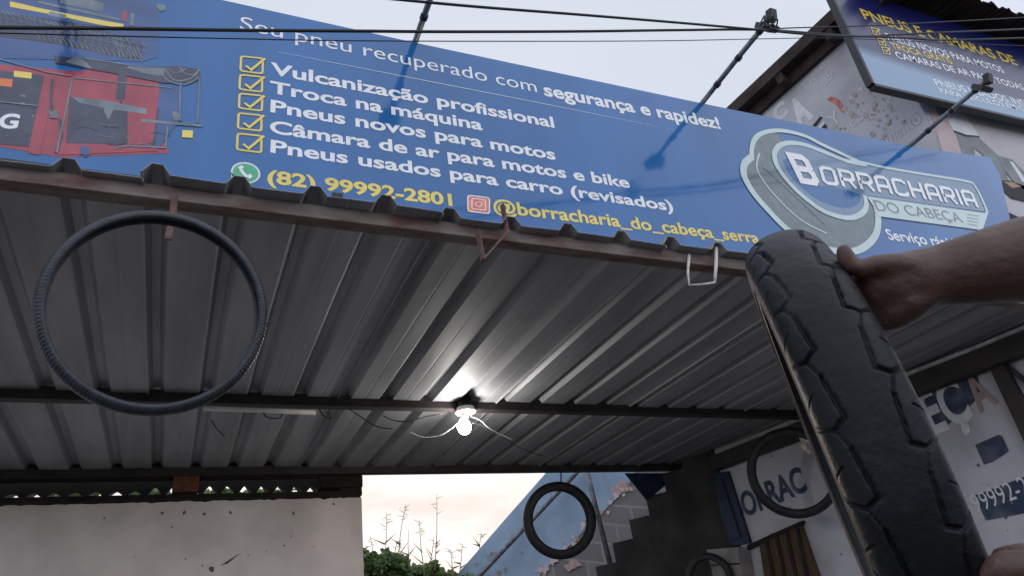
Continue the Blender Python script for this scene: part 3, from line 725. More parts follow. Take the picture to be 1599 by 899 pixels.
uline('TROCA GRÁTIS', (1394, 77), (1488, 101), (1390, 67), m_nyellow, .015)
uline('CAMARAS DE AR PARA TODAS', (1401, 91), (1601, 142), (1397, 81), m_nwhite, .012)
uline('PNEUS USADOS INSPECIONADOS', (1462, 134), (1690, 187), (1458, 124), m_nwhite, .015)
uline('PARA VEÍCULOS EM GERAL', (1469, 146), (1630, 181), (1466, 138), m_nwhite, .012)
for (x, y) in ((1366, 49), (1375.5, 65), (1382, 79)):
    b = MB(); P = [us(x-6, y-5), us(x+5, y-2.5), us(x+7.5, y+7), us(x-2.5, y+5)]
    ribbon(b, P, .010, FN, True, .003); ribbon(b, [us(x-2.5, y-.5), us(x+1.5, y+3.2), us(x+6.5, y-3)], .010, FN, False, .004); obj('checkbox', b, m_nyellow, usg)

# ================================================================== BACK WALL, ANNEX ROOF EDGE
BY = 5.90
p1 = onY(563, 745, BY); p2 = onY(569, 899, BY); xe = (p1.x + p2.x)/2
zt = 1.5 + 1.655
pts = []; x = -4.2
while x < xe:
    pts.append(Vector((x, BY, zt + .012*noise.noise(Vector((x*9, 1, 0))) + .010*noise.noise(Vector((x*31, 2, 0))) + .012*max(0, min(1, (x+1.2)*-1))))); x += .03
pts.append(Vector((xe, BY, zt)))
bw = thing('back_wall', 'bare off-white plastered wall closing the back of the canopy on the left', 'wall', (-1, BY, 0))
b = MB(); b.prism(pts + [Vector((xe, BY, 0)), Vector((-4.2, BY, 0))], (0, .14, 0)); obj('plaster', b, m_plaster, bw)
b = MB()
def bpoly(cx, cy, r, k=9, sx=1):
    p = [onY(cx + sx*r*rnd.uniform(.4, 1.2)*math.cos(t), cy + r*rnd.uniform(.4, 1.2)*math.sin(t), BY-.002) for t in (2*math.pi*i/k for i in range(k))]
    b.add(p, [list(range(k))[::-1]])
for cx, cy, r in ((288, 800, 3.5), (319, 802, 3), (360, 800, 3), (458, 801, 3.5), (253, 800, 3), (268, 822, 1.5), (444, 851, 2.2), (454, 837, 1.6), (388, 866, 1.6), (331, 887, 5), (316, 882, 2), (163, 808, 2), (210, 868, 1.4), (290, 872, 2), (521, 786, 2), (416, 860, 1.3), (490, 853, 1.3)): bpoly(cx, cy, r)
b.add([onY(x, y, BY-.002) for x, y in ((343, 883), (352, 877), (366, 868), (378, 862), (368, 869), (356, 879))], [(0, 1, 2, 3, 4, 5)])
obj('stain', b, m_stain, bw)
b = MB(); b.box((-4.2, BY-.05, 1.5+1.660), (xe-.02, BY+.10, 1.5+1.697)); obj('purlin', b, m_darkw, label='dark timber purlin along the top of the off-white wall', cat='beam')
x_end = onY(503, 762, 6.0).x
b = MB(); n = 260; xa = -4.2; vs = []
P_ = .1285; ph = onY(490, 760, 6.0).x
for (y, z, tt) in ((6.02, 0, 0), (6.34, .093, 0)):
    for i in range(n+1):
        x = xa + (x_end - xa)*i/n
        w_ = .5 + .5*math.cos(2*math.pi*(x-ph)/P_)
        big = .72 + .28*noise.noise(Vector((x*1.3, 3, 0))) if x > -.2 else .40
        vs.append((x, y, 1.5 + 1.738 + z + .088*big*w_ ))
b.add(vs, [(i, i+1, n+1+i+1, n+1+i) for i in range(n)])
top = [(v.x, v.y, v.z + .16) for v in b.v]
nb = len(b.v); b.add(top, [(i, n+1+i, n+1+i+1, i+1) for i in range(n)])
for i in range(n): b.f.append([i+1, i, nb+i, nb+i+1]); b.mi.append(0)
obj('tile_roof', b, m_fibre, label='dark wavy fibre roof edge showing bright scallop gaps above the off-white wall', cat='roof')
b = MB(); b.box((x_end-.04, BY-.04, 1.5+1.65+.08), (xe+.005, BY+.12, 1.5+1.826)); b.box((x_end+.12, BY-.03, 1.5+1.665), (xe, BY+.13, 1.5+1.728)); obj('brick_pier', b, m_darkw, label='dark masonry pier at the corner of the off-white wall', cat='pier', bevel=.008)
q0, q1 = onY(268, 770, 5.88), onY(311, 744, 5.88)
b = MB(); b.box((q0.x, 5.83, q0.z), (q1.x, 5.98, q1.z)); obj('clay_brick', b, m_brick, label='single reddish clay brick wedged between purlin and roof', cat='brick', bevel=.006)
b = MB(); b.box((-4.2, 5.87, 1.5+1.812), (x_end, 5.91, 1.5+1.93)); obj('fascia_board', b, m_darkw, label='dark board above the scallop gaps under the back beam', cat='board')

# ================================================================== STAIR AND BLUE PARAPET
sd = Vector((.641, -.767, 0)); sd.normalize(); sn = Vector((-sd.y, sd.x, 0)); sn = sn if sn.y < 0 else -sn     # faces the camera side
sP = onY(955, 845, 6.25)
def onS(px, py, off=0): return onP(px, py, sP + sn*off, sn)
na, nbp = onS(930, 884), onS(1008, 775)
tot = nbp - na; run = tot.dot(sd)/3; rise = tot.z/3
stair = thing('stairs', 'dark concrete stair stepping up to the right behind the hanging tyre', 'stairs', (na.x, na.y, 0))
b = MB(); prof_ = []
k0 = -9
base = na + sd*(run*k0) + ZUP*(rise*(k0-1))
pts = [Vector((base.x, base.y, max(0, base.z - .25)))]
for k in range(k0, 7):
    p = na + sd*(run*k) + ZUP*(rise*k)
    pts += [p - ZUP*rise, p]
endp = na + sd*(run*7) + ZUP*(rise*6)
pts += [endp, Vector((endp.x, endp.y, .02)), Vector((base.x, base.y, .02))]
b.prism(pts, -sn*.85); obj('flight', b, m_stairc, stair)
OFF = -.87
par = thing('parapet_wall', 'pale blue peeling parapet wall with bare blocks sloping beside the stair', 'wall', (onS(850, 800, OFF).x, onS(850, 800, OFF).y, 0))
def sprism(name, pts, m, parent, off, t):
    mb = MB(); p = [onS(x, y, off) for x, y in pts]; mb.prism(p, -sn*t); return obj(name, mb, m, parent)
sprism('blue_plaster', [(640, 982), (712, 898), (780, 820), (852, 738), (880, 700), (1010, 695), (985, 752), (950, 790), (905, 835), (845, 895), (770, 990)], m_bluewall, par, OFF, .12)
o = sprism('blockwork', [(845, 895), (905, 835), (950, 790), (985, 752), (1010, 695), (1120, 690), (1120, 1000), (770, 990)], m_block, par, OFF - .012, .10)
eu = sd.copy(); uvplane(o, eu, (ZUP + sd*.30).normalized())
b = MB()
def spoly(mb, cx, cy, r, off, mi, k=10, sx=1.0):
    mb.cur = mi; p = [onS(cx + sx*r*rnd.uniform(.35, 1.2)*math.cos(t), cy + r*rnd.uniform(.35, 1.2)*math.sin(t), off) for t in (2*math.pi*i/k for i in range(k))]
    nn = (p[1]-p[0]).cross(p[2]-p[0]); mb.add(p if nn.dot(sn) > 0 else p[::-1], [list(range(k))])
for i in range(50):
    t = rnd.random(); spoly(b, 845 + 140*t + rnd.gauss(0, 5), 893 - 140*t + rnd.gauss(0, 5), rnd.uniform(1.5, 6), OFF + .004 + i*.0001, rnd.choice((0, 0, 1)))
spoly(b, 968, 762, 14, OFF + .003, 2, 14, 1.2); spoly(b, 895, 882, 10, OFF + .003, 2, 12, 1.6)
for cx, cy, r in ((765, 870, 9), (772, 864, 6), (780, 893, 7), (790, 890, 5), (800, 835, 3), (815, 862, 3), (745, 880, 3), (860, 770, 2), (905, 770, 2)): spoly(b, cx, cy, r, OFF + .003, 3)
obj('peeled_patch', b, [m_paintp, m_paints, m_fadedred, m_paintg], par)
b = MB(); b.tube([onS(700, 950, -.7), onS(745, 902, -.7), onS(893, 745, -.7), onS(940, 695, -.7)], .026, 10); hr = obj('handrail', b, m_pole, stair, smooth=True)
b = MB(); b.tube([onS(908, 700, -.05), onS(918, 742, -.05), onS(954, 884, -.05)], .024, 10); obj('handrail_post', b, m_pole, stair, smooth=True)
# dark filler wall under and beyond the stair
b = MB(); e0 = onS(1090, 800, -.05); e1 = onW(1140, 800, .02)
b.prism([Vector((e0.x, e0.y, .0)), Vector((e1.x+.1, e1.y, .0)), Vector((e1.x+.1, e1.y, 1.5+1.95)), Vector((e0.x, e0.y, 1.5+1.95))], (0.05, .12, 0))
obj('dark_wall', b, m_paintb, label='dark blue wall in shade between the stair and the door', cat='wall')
# dark triangular plate under the back beam
b = MB(); tri = [onY(976, 738, 5.78), onY(1011, 781, 5.78), onY(1062, 738, 5.78)]; b.prism(tri, (0, .012, 0))
obj('gusset_plate', b, m_doorb, label='dark navy triangular plate hanging below the back beam', cat='plate')

# ================================================================== TYRES
def ring_frame(c, axle, up):
    a = Vector(axle).normalized(); u = Vector(up); u = (u - a*u.dot(a)).normalized(); w = a.cross(u)
    return Vector(c), a, u, w
def revolve(mb, fr, prof, nseg, disp=None):
    """prof: closed list of (radius, along axle)"""
    c, a, u, w = fr; n = len(prof); vs = []; fs = []
    for i in range(nseg):
        t = 2*math.pi*i/nseg; d = u*math.cos(t) + w*math.sin(t)
        for k, (r, x) in enumerate(prof):
            rr = r + (disp(t, k, x) if disp else 0)
            vs.append(c + d*rr + a*x)
    for i in range(nseg):
        j = (i+1) % nseg
        for k in range(n): l = (k+1) % n; fs.append((i*n+k, i*n+l, j*n+l, j*n+k))
    mb.add(vs, fs)
def tyre_profile(Rr, sec, wd, n=16, th=.009, bead=.55):
    """open-bottomed tyre carcass, outer curve then inner curve"""
    o = []; A = R(212)
    for i in range(n+1):
        t = -A/2 + A*i/n
        x = (wd/2)*math.sin(t)/1.0; r = Rr - sec*.5 + sec*.5*math.cos(t)
        if abs(t) > R(90): r = Rr - sec*.5 - sec*.5*(abs(math.sin(abs(t)-R(90)))*1.9)
        o.append((r, x))
    inn = [(max(r - th*math.cos(-A/2 + A*i/n), 0) , x*(1 - 2*th/wd)) for i, (r, x) in enumerate(o)][::-1]
    return o, inn
def simple_tyre(name, c, axle, Rr, sec, wd, m, label, group=None, tread=0, parent=None, nseg=96, per=40):
    o, inn = tyre_profile(Rr, sec, wd)
    def disp(t, k, x):
        if k >= len(o) or not tread: return 0
        lat = abs(x)/(wd/2)
        ph_ = (t*per/(2*math.pi) + lat*1.0*(1 if x > 0 else -1)*.6) % 1
        return -tread if (ph_ < .22 and lat > .25 and o[k][0] > Rr - sec*.55) else 0
    b = MB(); fr = ring_frame(c, axle, (0, 0, 1)); revolve(b, fr, o + inn, nseg, disp)
    return obj(name, b, m, smooth=True, label=label, cat='tyre', group=group)
# bicycle tyre
bc = onY(247, 484, 2.03); 
ax = Vector((CAM.x - bc.x, CAM.y - bc.y, .42*(CAM.z - bc.z))).normalized(); ax = Quaternion((0, 0, 1), R(4)) @ ax
p_, q_ = tyre_profile(.300, .040, .056, 14, .004)
bt = MB(); frb = ring_frame(bc, ax, (0, 0, 1))
def bdisp(t, k, x):
    if k > 14: return 0
    lat = abs(x)/.028
    ph_ = (t*170/(2*math.pi) + lat*1.2) % 1
    return -.0022 if (ph_ < .35 and lat > .30 and p_[k][0] > .278) else 0
revolve(bt, frb, p_ + q_, 1020, bdisp)
obj('bicycle_tyre', bt, m_tyreb, smooth=True, label='thin bicycle tyre hanging from the front beam at left', cat='tyre')
mc = onY(874, 811, 5.62); vdir = (CAM - mc).normalized()
simple_tyre('motorcycle_tyre', mc, (vdir + Vector((.22, 0, .05))), .312, .100, .100, m_tyred, 'black motorcycle tyre hanging under the back beam before the blue wall', 'motorcycle tyres hung in the workshop', .004, per=56, nseg=224)
b = MB(); b.tube([onY(876, 752, 5.62), onY(876, 738, 5.72)], .006, 6); obj('hanging_wire', b, m_wire, label='short wire holding the tyre before the blue wall', cat='wire')
mc2 = onY(1238, 737, 4.25); vdir = (CAM - mc2).normalized()
simple_tyre('motorcycle_tyre', mc2, (vdir + Vector((-.20, 0, -.10))), .338, .085, .090, m_tyred, 'thin black motorcycle tyre hanging before the white wall with blue letters', 'motorcycle tyres hung in the workshop', .003, per=60, nseg=224)
mc3 = onW(1108, 902, .30); vdir = (CAM - mc3).normalized()
simple_tyre('motorcycle_tyre', mc3, (vdir + Vector((-.3, 0, 0))), .205, .075, .08, m_tyred, 'small black tyre leaning on the pale meter box', 'motorcycle tyres hung in the workshop', .003)
# pale rag tied on the far tyre
b = MB(); c = onY(1257, 690, 4.2)
for i in range(5): b.sphere(c + Vector((rnd.uniform(-.04, .04), rnd.uniform(-.02, .02), rnd.uniform(-.08, .05))), rnd.uniform(.015, .03), 8, 6, rnd.uniform(.8, 1.8))
obj('rag', b, m_plaster, smooth=True, label='pale crumpled rag tied near the top of the thin tyre', cat='rag')

# held motorcycle tyre
TR, TW, TS = .31, .092, .082
tcx, tcy = 1352, 730; td = 1.03
tc_ = at(tcx, tcy, td); view = ray(tcx, tcy)
upimg = (ray(1240, 404) - ray(1452, 899)); upimg = (upimg - view*upimg.dot(view)).normalized()
axle = view.cross(upimg).normalized()                       # points to image right
TILT = R(3.9); axle = (axle*math.cos(TILT) + view*math.sin(TILT)).normalized()
frt = ring_frame(tc_, axle, upimg)
NS, NP = 1500, 92
o = []; A = R(224)
for i in range(NP+1):
    t = -A/2 + A*i/NP
    x = TW/2*math.sin(t)*(1.0 if abs(t) < R(90) else 1.0)
    r = TR - TS*.48 + TS*.48*(abs(math.cos(t))**.80)*(1 if math.cos(t) > 0 else -1)
    if abs(t) > R(90): r = TR - TS*.48 - TS*.9*math.sin(abs(t)-R(90))
    o.append((r, x))
th = .010
inn = [(r - th*max(.0, math.cos(-A/2 + A*i/NP)) , x*(1 - 2*th/TW)) for i, (r, x) in enumerate(o)][::-4]
PER = 27
def seg_d(px, py, ax_, ay_, bx, by):
    dx, dy = bx-ax_, by-ay_; t = max(0, min(1, ((px-ax_)*dx + (py-ay_)*dy)/(dx*dx+dy*dy))); return math.hypot(px-ax_-t*dx, py-ay_-t*dy)
arc = 2*math.pi*TR/PER            # ~ 88 mm
def groove(sx, lat):
    """sx: arc position within one period (m), lat: metres along the crown (signed)"""
    best = 1
    s = 1 if lat > 0 else -1
    y = abs(lat); sx = sx if s > 0 else sx + arc*.5
    for o_ in (-1, 0, 1):
        x = (sx % arc) + o_*arc
        # zig-zag along the crown edge, then a slanting cut out to the shoulder
        best = min(best, seg_d(x, y, 0, .026, arc*.62, .021), seg_d(x, y, arc*.62, .022, arc*.72, .034), seg_d(x, y, arc*.72, .034, arc, .026)+ .0012, seg_d(x, y, arc*.72, .034, arc*.50, .074), seg_d(x, y, arc*.16, .040, arc*.30, .060) + .0016)
    return best
latlen = [0]
for i in range(1, NP+1): latlen.append(latlen[-1] + math.hypot(o[i][0]-o[i-1][0], o[i][1]-o[i-1][1]))
mid = latlen[NP//2]
def hdisp(t, k, x):
    if k > NP: return 0
    lat = latlen[k] - mid
    if abs(lat) > .075: return 0
    d = groove(t*TR, lat)
    wob = .0007*noise.noise(Vector((math.cos(t)*9, math.sin(t)*9, lat*30))) + .00012*noise.noise(Vector((math.cos(t)*60, math.sin(t)*60, lat*190)))
    gw = .0027 + .0006*noise.noise(Vector((t*5, lat*40, 2)))
    dep = .0072*max(.35, min(1, .85 + .8*noise.noise(Vector((t*4, lat*22, 7)))))
    return wob - dep*max(0, 1 - (d/gw)**2) if d < gw else wob
b = MB(); revolve(b, frt, o + inn, NS, hdisp)
held = obj('motorcycle_tyre', b, m_tyre, smooth=True, label='big worn grooved motorcycle tyre held up close to the camera by hands', cat='tyre')
b = MB(); c, a, u, w = frt
rb = o[0][0] + .010
for sgn in (-1, 1):
    b.tube([c + (u*math.cos(t) + w*math.sin(t))*rb + a*(sgn*(TW/2*.96)) for t in (2*math.pi*i/180 for i in range(181))], .0030, 6, cap=False)
obj('bead', b, m_bead, held, smooth=True)

# ================================================================== PERSON
def skin_mesh(chains, sub=2):
    """chains: list of lists of (point, radius or (rx, ry)); first point of a chain may be an index into an earlier vertex"""
    verts, edges, rad = [], [], []
    for ch in chains:
        prev = None
        for it in ch:
            if isinstance(it, int): prev = it; continue
            p, r = it; verts.append(Vector(p)); rad.append(r if isinstance(r, tuple) else (r, r)); i = len(verts)-1
            if prev is not None: edges.append((prev, i))
            prev = i
    me = bpy.data.meshes.new('body_skeleton'); me.from_pydata(verts, edges, []); me.update()
    o = bpy.data.objects.new('body_skeleton', me); C.objects.link(o)
    md = o.modifiers.new('skin', 'SKIN'); md.branch_smoothing = .6
    for i, l in enumerate(me.skin_vertices[0].data): l.radius = rad[i]; l.use_root = (i == 0)
    sb = o.modifiers.new('sub', 'SUBSURF'); sb.levels = sub; sb.render_levels = sub
    ev = bpy.data.meshes.new_from_object(o.evaluated_get(bpy.context.evaluated_depsgraph_get()))
    mb = MB(); mb.add([v.co.copy() for v in ev.vertices], [list(p.vertices) for p in ev.polygons])
    bpy.data.objects.remove(o); bpy.data.meshes.remove(me); bpy.data.meshes.remove(ev)
    return mb
pel = Vector((1.22, .12, .95))
D1, D2 = .87, .76
W1 = at(1466, 430, D1+.02); E1 = at(1790, 392, .99); S1 = Vector((1.10, .31, 1.56))
W2 = at(1672, 945, D2+.04); E2 = Vector((.92, .17, 1.30)); S2 = Vector((1.12, -.05, 1.50))
chest = Vector((1.16, .13, 1.36)); neck = Vector((1.13, .13, 1.56)); head = Vector((1.09, .13, 1.70))
def L(a, b, t): return a.lerp(b, t)
body = skin_mesh([
    [(pel, (.13, .16)), (Vector((1.20, .12, 1.12)), (.11, .15)), (chest, (.12, .17)), (Vector((1.14, .13, 1.49)), (.08, .12)), (neck, .055), (Vector((1.11, .13, 1.62)), .055), (head, (.075, .085)), (head + Vector((-.005, 0, .085)), (.07, .075))],
    [2, (L(chest, S1, .7) + Vector((0, 0, .03)), .075), (S1, .062), (L(S1, E1, .45), .052), (E1, .046)],
    [2, (L(chest, S2, .7) + Vector((0, 0, .03)), .075), (S2, .062), (L(S2, E2, .45), .052), (E2, .042)],
    [0, (pel + Vector((0, .10, -.08)), .095), (pel + Vector((-.01, .11, -.45)), .062), (pel + Vector((.01, .11, -.62)), .058), (pel + Vector((.03, .11, -.86)), .038), (pel + Vector((.0, .11, -.91)), .040), (pel + Vector((-.13, .12, -.925)), .026)],
    [0, (pel + Vector((0, -.10, -.08)), .095), (pel + Vector((-.01, -.11, -.45)), .062), (pel + Vector((.01, -.11, -.62)), .058), (pel + Vector((.03, -.11, -.86)), .038), (pel + Vector((.0, -.11, -.91)), .040), (pel + Vector((-.13, -.12, -.925)), .026)],
])
def P(px, py, d): return at(px, py, d)
def loft(pts, n=18):
    """pts: (centre, half height across the view, half depth along the view); closed elliptical tube"""
    mb = MB(); cs = [p[0] for p in pts]; vs = []
    for i, (c, ry, rd) in enumerate(pts):
        d = (cs[min(i+1, len(cs)-1)] - cs[max(i-1, 0)]).normalized()
        v = (c - CAM).normalized(); v = (v - d*v.dot(d)).normalized(); u = d.cross(v)
        vs += [c + u*(ry*math.cos(t)) + v*(rd*math.sin(t)) for t in (2*math.pi*k/n for k in range(n))]
    fs = [(i*n+k, i*n+(k+1) % n, (i+1)*n+(k+1) % n, (i+1)*n+k) for i in range(len(pts)-1) for k in range(n)]
    fs += [list(range(n))[::-1], [(len(pts)-1)*n+k for k in range(n)]]
    mb.add(vs, fs)
    for c, r in ((cs[0], min(pts[0][1:])), (cs[-1], min(pts[-1][1:]))): mb.sphere(c, r, 14, 10)
    return mb
k1 = D1/FPX; k2 = D2/FPX
hands = [
  loft([(E1, .046, .044), (P(1700, 398, .955), 64*k1, .047), (P(1600, 405, .925), 59*k1, .043), (P(1530, 418, .90), 50*k1, .036), (W1, 42*k1, .029), (P(1430, 438, D1+.005), 42*k1, .027), (P(1400, 447, D1), 46*k1, .026), (P(1370, 450, D1), 46*k1, .022), (P(1345, 450, D1+.01), 40*k1, .016)]),
  loft([(P(1440, 424, D1), 22*k1, .017), (P(1400, 414, D1-.012), 17*k1, .014), (P(1368, 414, D1-.018), 15*k1, .0125), (P(1345, 420, D1-.020), 14*k1, .012), (P(1328, 414, D1-.022), 13*k1, .0112), (P(1321, 402, D1-.022), 13*k1, .0100), (P(1318, 392, D1-.022), 11*k1, .008)]),
  loft([(P(1452, 452, D1+.005), 22*k1, .018), (P(1420, 474, D1-.006), 24*k1, .020), (P(1396, 490, D1-.004), 22*k1, .018), (P(1374, 500, D1+.004), 17*k1, .014), (P(1352, 505, D1+.015), 13*k1, .011)]),
  loft([(E2, .040, .040), (at(1800, 1020, .86), .042, .040), (W2, .032, .028), (P(1630, 925, D2+.01), 52*k2, .027), (P(1600, 918, D2), 54*k2, .024), (P(1566, 916, D2+.01), 48*k2, .018)]),
  loft([(P(1640, 900, D2-.01), 28*k2, .020), (P(1605, 889, D2-.022), 24*k2, .0155), (P(1575, 888, D2-.028), 23*k2, .014), (P(1555, 893, D2-.030), 19*k2, .012), (P(1545, 899, D2-.030), 13*k2, .008)])]
for (sx, sy) in ((1352, 420), (1354, 443), (1357, 466), (1362, 489)):
    hands.append(loft([(P(sx, sy, D1+.008), 13*k1, .010), (P(sx-22, sy+2, D1+.028), 12.5*k1, .0095), (P(sx-44, sy+6, D1+.045), 11.5*k1, .009), (P(sx-62, sy+10, D1+.045), 10.5*k1, .008), (P(sx-74, sy+14, D1+.034), 9*k1, .007)], 12))
for (sx, sy) in ((1572, 892), (1570, 912), (1574, 934), (1582, 955)):
    hands.append(loft([(P(sx, sy, D2+.008), 15*k2, .010), (P(sx-24, sy+2, D2+.028), 14*k2, .0095), (P(sx-48, sy+5, D2+.045), 13*k2, .009), (P(sx-68, sy+9, D2+.046), 12*k2, .008), (P(sx-82, sy+13, D2+.036), 10*k2, .007)], 12))
for m_ in hands: body.add(m_.v, m_.f)
# face: nose, lips, ears, eyes worked into the same surface mesh
fc = head + Vector((-.075, 0, 0))
body.sphere(fc + Vector((-.012, 0, -.005)), .016, 12, 8, 1.5); body.sphere(fc + Vector((.004, 0, -.050)), .020, 12, 8, .5)
for s_ in (-1, 1): body.sphere(head + Vector((0, s_*.085, 0)), .022, 12, 8, 1.4)
def fuse(mb, voxel):
    me = bpy.data.meshes.new('body_tmp'); me.from_pydata(mb.v, [], mb.f); o = bpy.data.objects.new('body_tmp', me); C.objects.link(o)
    md = o.modifiers.new('r', 'REMESH'); md.mode = 'VOXEL'; md.voxel_size = voxel
    sm = o.modifiers.new('s', 'SMOOTH'); sm.factor = .5; sm.iterations = 3
    ev = bpy.data.meshes.new_from_object(o.evaluated_get(bpy.context.evaluated_depsgraph_get()))
    r = MB(); r.add([v.co.copy() for v in ev.vertices], [list(p.vertices) for p in ev.polygons])
    bpy.data.objects.remove(o); bpy.data.meshes.remove(me); bpy.data.meshes.remove(ev); return r
body = fuse(body, .0036)
person = obj('person', body, m_skin, smooth=True, label='person beside the camera holding up the worn tyre with bare forearms', cat='person')
eyes = MB()
for s_ in (-1, 1): eyes.sphere(fc + Vector((.016, s_*.030, .020)), .0105, 12, 8)
obj('eyes', eyes, m_pwhite, person, smooth=True)
hair = MB(); hair.sphere(head + Vector((.012, 0, .062)), .098, 20, 12, .95); obj('hair', hair, m_hair, person, smooth=True)
shirt = skin_mesh([[(pel + Vector((0, 0, -.10)), (.165, .20)), (pel + Vector((0, 0, .02)), (.165, .20)), (Vector((1.20, .12, 1.12)), (.135, .175)), (chest, (.14, .19)), (Vector((1.14, .13, 1.50)), (.09, .13))],
    [3, (L(chest, S1, .7) + Vector((0, 0, .03)), .09), (S1, .078), (L(S1, E1, .38), .070)], [3, (L(chest, S2, .7) + Vector((0, 0, .03)), .09), (S2, .078), (L(S2, E2, .38), .070)]])
obj('shirt', shirt, m_shirt, person, smooth=True)
shorts = skin_mesh([[(pel + Vector((0, 0, .12)), (.14, .17)), (pel + Vector((0, 0, -.03)), (.14, .17))], [1, (pel + Vector((0, .10, -.12)), .11), (pel + Vector((-.01, .11, -.44)), .085)], [1, (pel + Vector((0, -.10, -.12)), .11), (pel + Vector((-.01, -.11, -.44)), .085)]])
obj('shorts', shorts, m_short, person, smooth=True)

# ================================================================== BULB, CONDUIT, WIRES
bc_ = onY(725, 666, 4.20)
lamp = thing('light_bulb', 'glowing white bulb in a pale holder under the middle beam', 'light bulb', onY(727, 636, 4.20))
b = MB(); b.sphere(bc_, .044, 20, 14, 1.12); obj('bulb', b, m_bulb, lamp, smooth=True)
hc = onY(727, 641, 4.20)
b = MB(); b.tube([hc + Vector((0, 0, -.012)), hc + Vector((0, 0, .018))], [.066, .058], 20); b.tube([bc_ + Vector((0, 0, .045)), hc], .026, 14); obj('socket', b, m_socket, lamp, smooth=False)
b = MB(); b.tube([hc + Vector((0, 0, .016)), hc + Vector((0, .03, .09))], .05, 14); obj('mount', b, m_black, lamp)
b = MB(); b.tube([onY(318, 637, 4.20), onY(400, 640, 4.20), onY(493, 644, 4.20)], .015, 8); obj('conduit', b, m_tube, smooth=True, label='pale straight conduit under the left part of the middle beam', cat='conduit')
def wire(pts, r, label, Y=4.2, m=m_wire):
    b = MB(); b.tube(smooth_path([onY(x, y, Y) for x, y in pts], 6), r, 5)
    obj('thin_wire', b, m, smooth=True, label=label, cat='wire', group='loose wires under the middle beam')
wire([(410, 641), (416, 650), (428, 653), (438, 651), (442, 643)], .004, 'short dark wire loop under the pale conduit')
wire([(497, 636), (505, 648), (516, 653), (512, 642)], .004, 'kinked dark wire end just right of the conduit')
wire([(545, 638), (570, 655), (590, 666), (612, 669)], .0035, 'dark wire drooping midway between conduit and bulb')
wire([(597, 648), (615, 656), (640, 657), (665, 650), (690, 646)], .0035, 'dark wire sagging towards the bulb holder')
wire([(640, 674), (660, 682), (685, 680), (700, 672), (716, 660)], .0025, 'pale wire joining the bulb from the left', m=m_tube)
wire([(735, 650), (750, 656), (768, 671), (800, 686)], .0025, 'pale wire leaving the bulb to the right', m=m_tube)
wire([(738, 660), (752, 664), (775, 676), (815, 700), (850, 712)], .003, 'darker wire trailing right below the bulb')
wire([(330, 655), (338, 668), (350, 680)], .003, 'thin stray wire hanging below the conduit left end')

# ================================================================== VEGETATION
def bush(name, cx, cy, zc, rx, ry, rz, n, label, lean=0):
    b = MB()
    for i in range(n):
        while True:
            p = Vector((rnd.uniform(-1, 1), rnd.uniform(-1, 1), rnd.uniform(-1, 1)))
            if p.length < 1 and p.length > .25: break
        p = Vector((cx + p.x*rx, cy + p.y*ry, zc + p.z*rz*(.75 + .5*noise.noise(Vector((p.x*3, p.y*3, 5))))))
        s = rnd.uniform(.025, .060); nrm = Vector((rnd.gauss(0, 1), rnd.gauss(-.6, 1), rnd.gauss(.5, 1))).normalized()
        t = nrm.orthogonal().normalized(); t = Quaternion(nrm, rnd.uniform(0, 6.28)) @ t; bt_ = nrm.cross(t)
        pts = [p + t*(s*a_) + bt_*(s*c_) + nrm*(s*h_) for a_, c_, h_ in ((-1, 0, 0), (-.5, .55, .1), (.1, .62, .12), (1, 0, -.1), (.1, -.62, .12), (-.5, -.55, .1))]
        b.add(pts, [(0, 1, 2, 3), (0, 3, 4, 5)])
    return b
def bushobj(name, label, spots, trunk):
    t = thing(name, label, 'bush', trunk)
    b = MB()
    for sp in spots: k = bush('', *sp, ''); b.add(k.v, k.f)
    b.mi = [1 if rnd.random() < .22 + .3*noise.noise(b.v[f[0]]*2.5) else 0 for f in b.f]
    obj('foliage', b, [m_leaf, m_leafl], t)
    b = MB(); 
    for sp in spots: b.tube([Vector(trunk), Vector((sp[0], sp[1], sp[2]))], [.03, .008], 6)
    obj('stem', b, m_stalk, t)
VY = 8.6
def vz(px, py): return onY(px, py, VY)
spots = []
for (px, py, rx, rz, n) in ((590, 895, .35, .26, 900), (640, 905, .35, .22, 700), (685, 905, .28, .16, 400), (560, 890, .3, .25, 400), (620, 880, .18, .14, 220), (665, 893, .12, .13, 120), (720, 915, .3, .14, 250)):
    c = vz(px, py); spots.append((c.x, VY + rnd.uniform(-.1, .3), c.z, rx, .35, rz, int(n*1.5)))
c0 = vz(620, 960); bushobj('leafy_bush', 'green leafy bush behind the opening beside the off-white wall', spots, (c0.x, VY, c0.z - .5))
spots = []
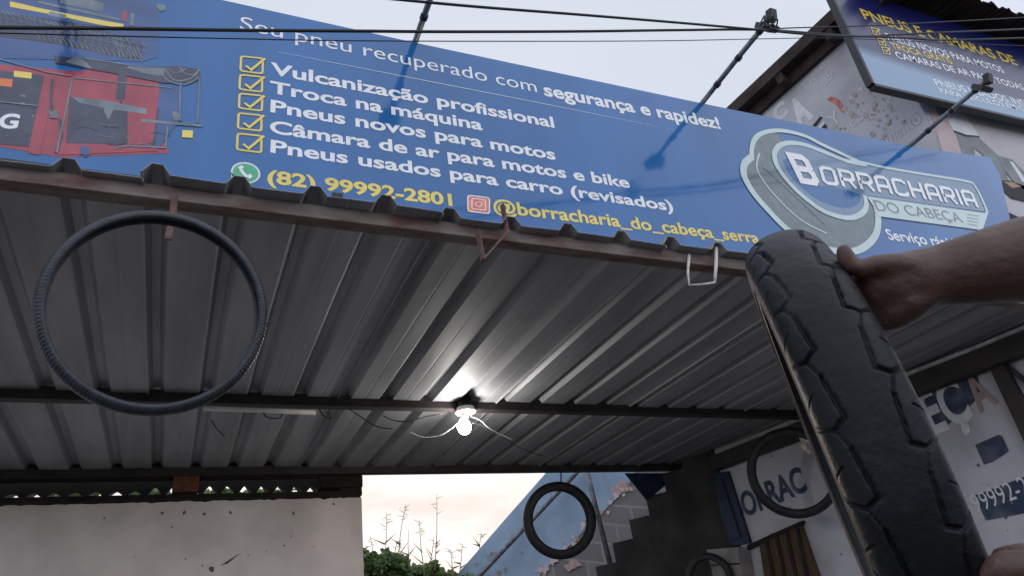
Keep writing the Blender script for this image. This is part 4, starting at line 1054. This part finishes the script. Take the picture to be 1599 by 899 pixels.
for (px, py, rx, rz, n) in ((345, 768, .22, .10, 160), (400, 772, .25, .10, 200), (440, 768, .18, .10, 160), (230, 770, .25, .09, 220), (120, 770, .3, .08, 160)):
    c = vz(px, py); spots.append((c.x, VY + .2, c.z, rx, .3, rz, n))
c0 = vz(320, 900); bushobj('leafy_bush', 'green leaves glimpsed through the scallop gaps above the wall', spots, (c0.x, VY + .2, c0.z - .6))
def stalk(px, py, h_px, lean, label, seed):
    t = onY(px, py, VY - .3); base = onY(px - lean, py + h_px, VY - .3)
    b = MB(); pts = smooth_path([base, base.lerp(t, .5) + Vector((rnd.uniform(-.02, .02), 0, .01)), t], 5)
    b.tube(pts, [.006*(1 - .7*i/len(pts)) for i in range(len(pts))], 5)
    for i in range(seed):
        f = .72 + .28*i/max(1, seed); p = base.lerp(t, f); s_ = rnd.choice((-1, 1))
        b.tube([p, p + Vector((s_*rnd.uniform(.03, .09), rnd.uniform(-.03, .03), rnd.uniform(-.03, .05)))], [.004, .002], 4)
    for i in range(3):
        p = base.lerp(t, rnd.uniform(.1, .5)); s_ = rnd.choice((-1, 1)); q2 = p + Vector((s_*rnd.uniform(.06, .16), 0, rnd.uniform(.02, .16))); nn = Vector((0, 0, .012))
        b.add([p - nn, p + nn, q2], [(0, 1, 2)])
    obj('grass_stalk', b, m_stalk, smooth=False, label=label, cat='grass stalk', group='tall grass stalks against the bright sky')
for a_ in ((634, 787, 90, 12, 'tall grass stalk with drooping seed head left of the others', 9), (682, 770, 120, 3, 'tallest straight grass stalk in the middle of the opening', 4), (638, 826, 60, -2, 'short bare stalk beside the left leafy shoot', 0),
           (678, 838, 55, 8, 'broad leaved grass stalk above the bush right side', 3), (704, 857, 45, -6, 'small seed stalk near the blue parapet foot', 7), (752, 832, 25, 3, 'tiny tuft stalk at the edge of the blue parapet', 5), (620, 842, 50, 4, 'thin bent stalk rising from the bush left side', 4),
           (578, 836, 60, -5, 'leaning stalk close beside the off-white wall edge', 6), (655, 812, 85, -8, 'slanted stalk between the drooping head and the tallest stalk', 8), (722, 848, 50, 5, 'sparse seed stalk right of the bush', 6), (604, 800, 95, 6, 'long thin stalk left of the drooping seed head', 7)):
    stalk(*a_)
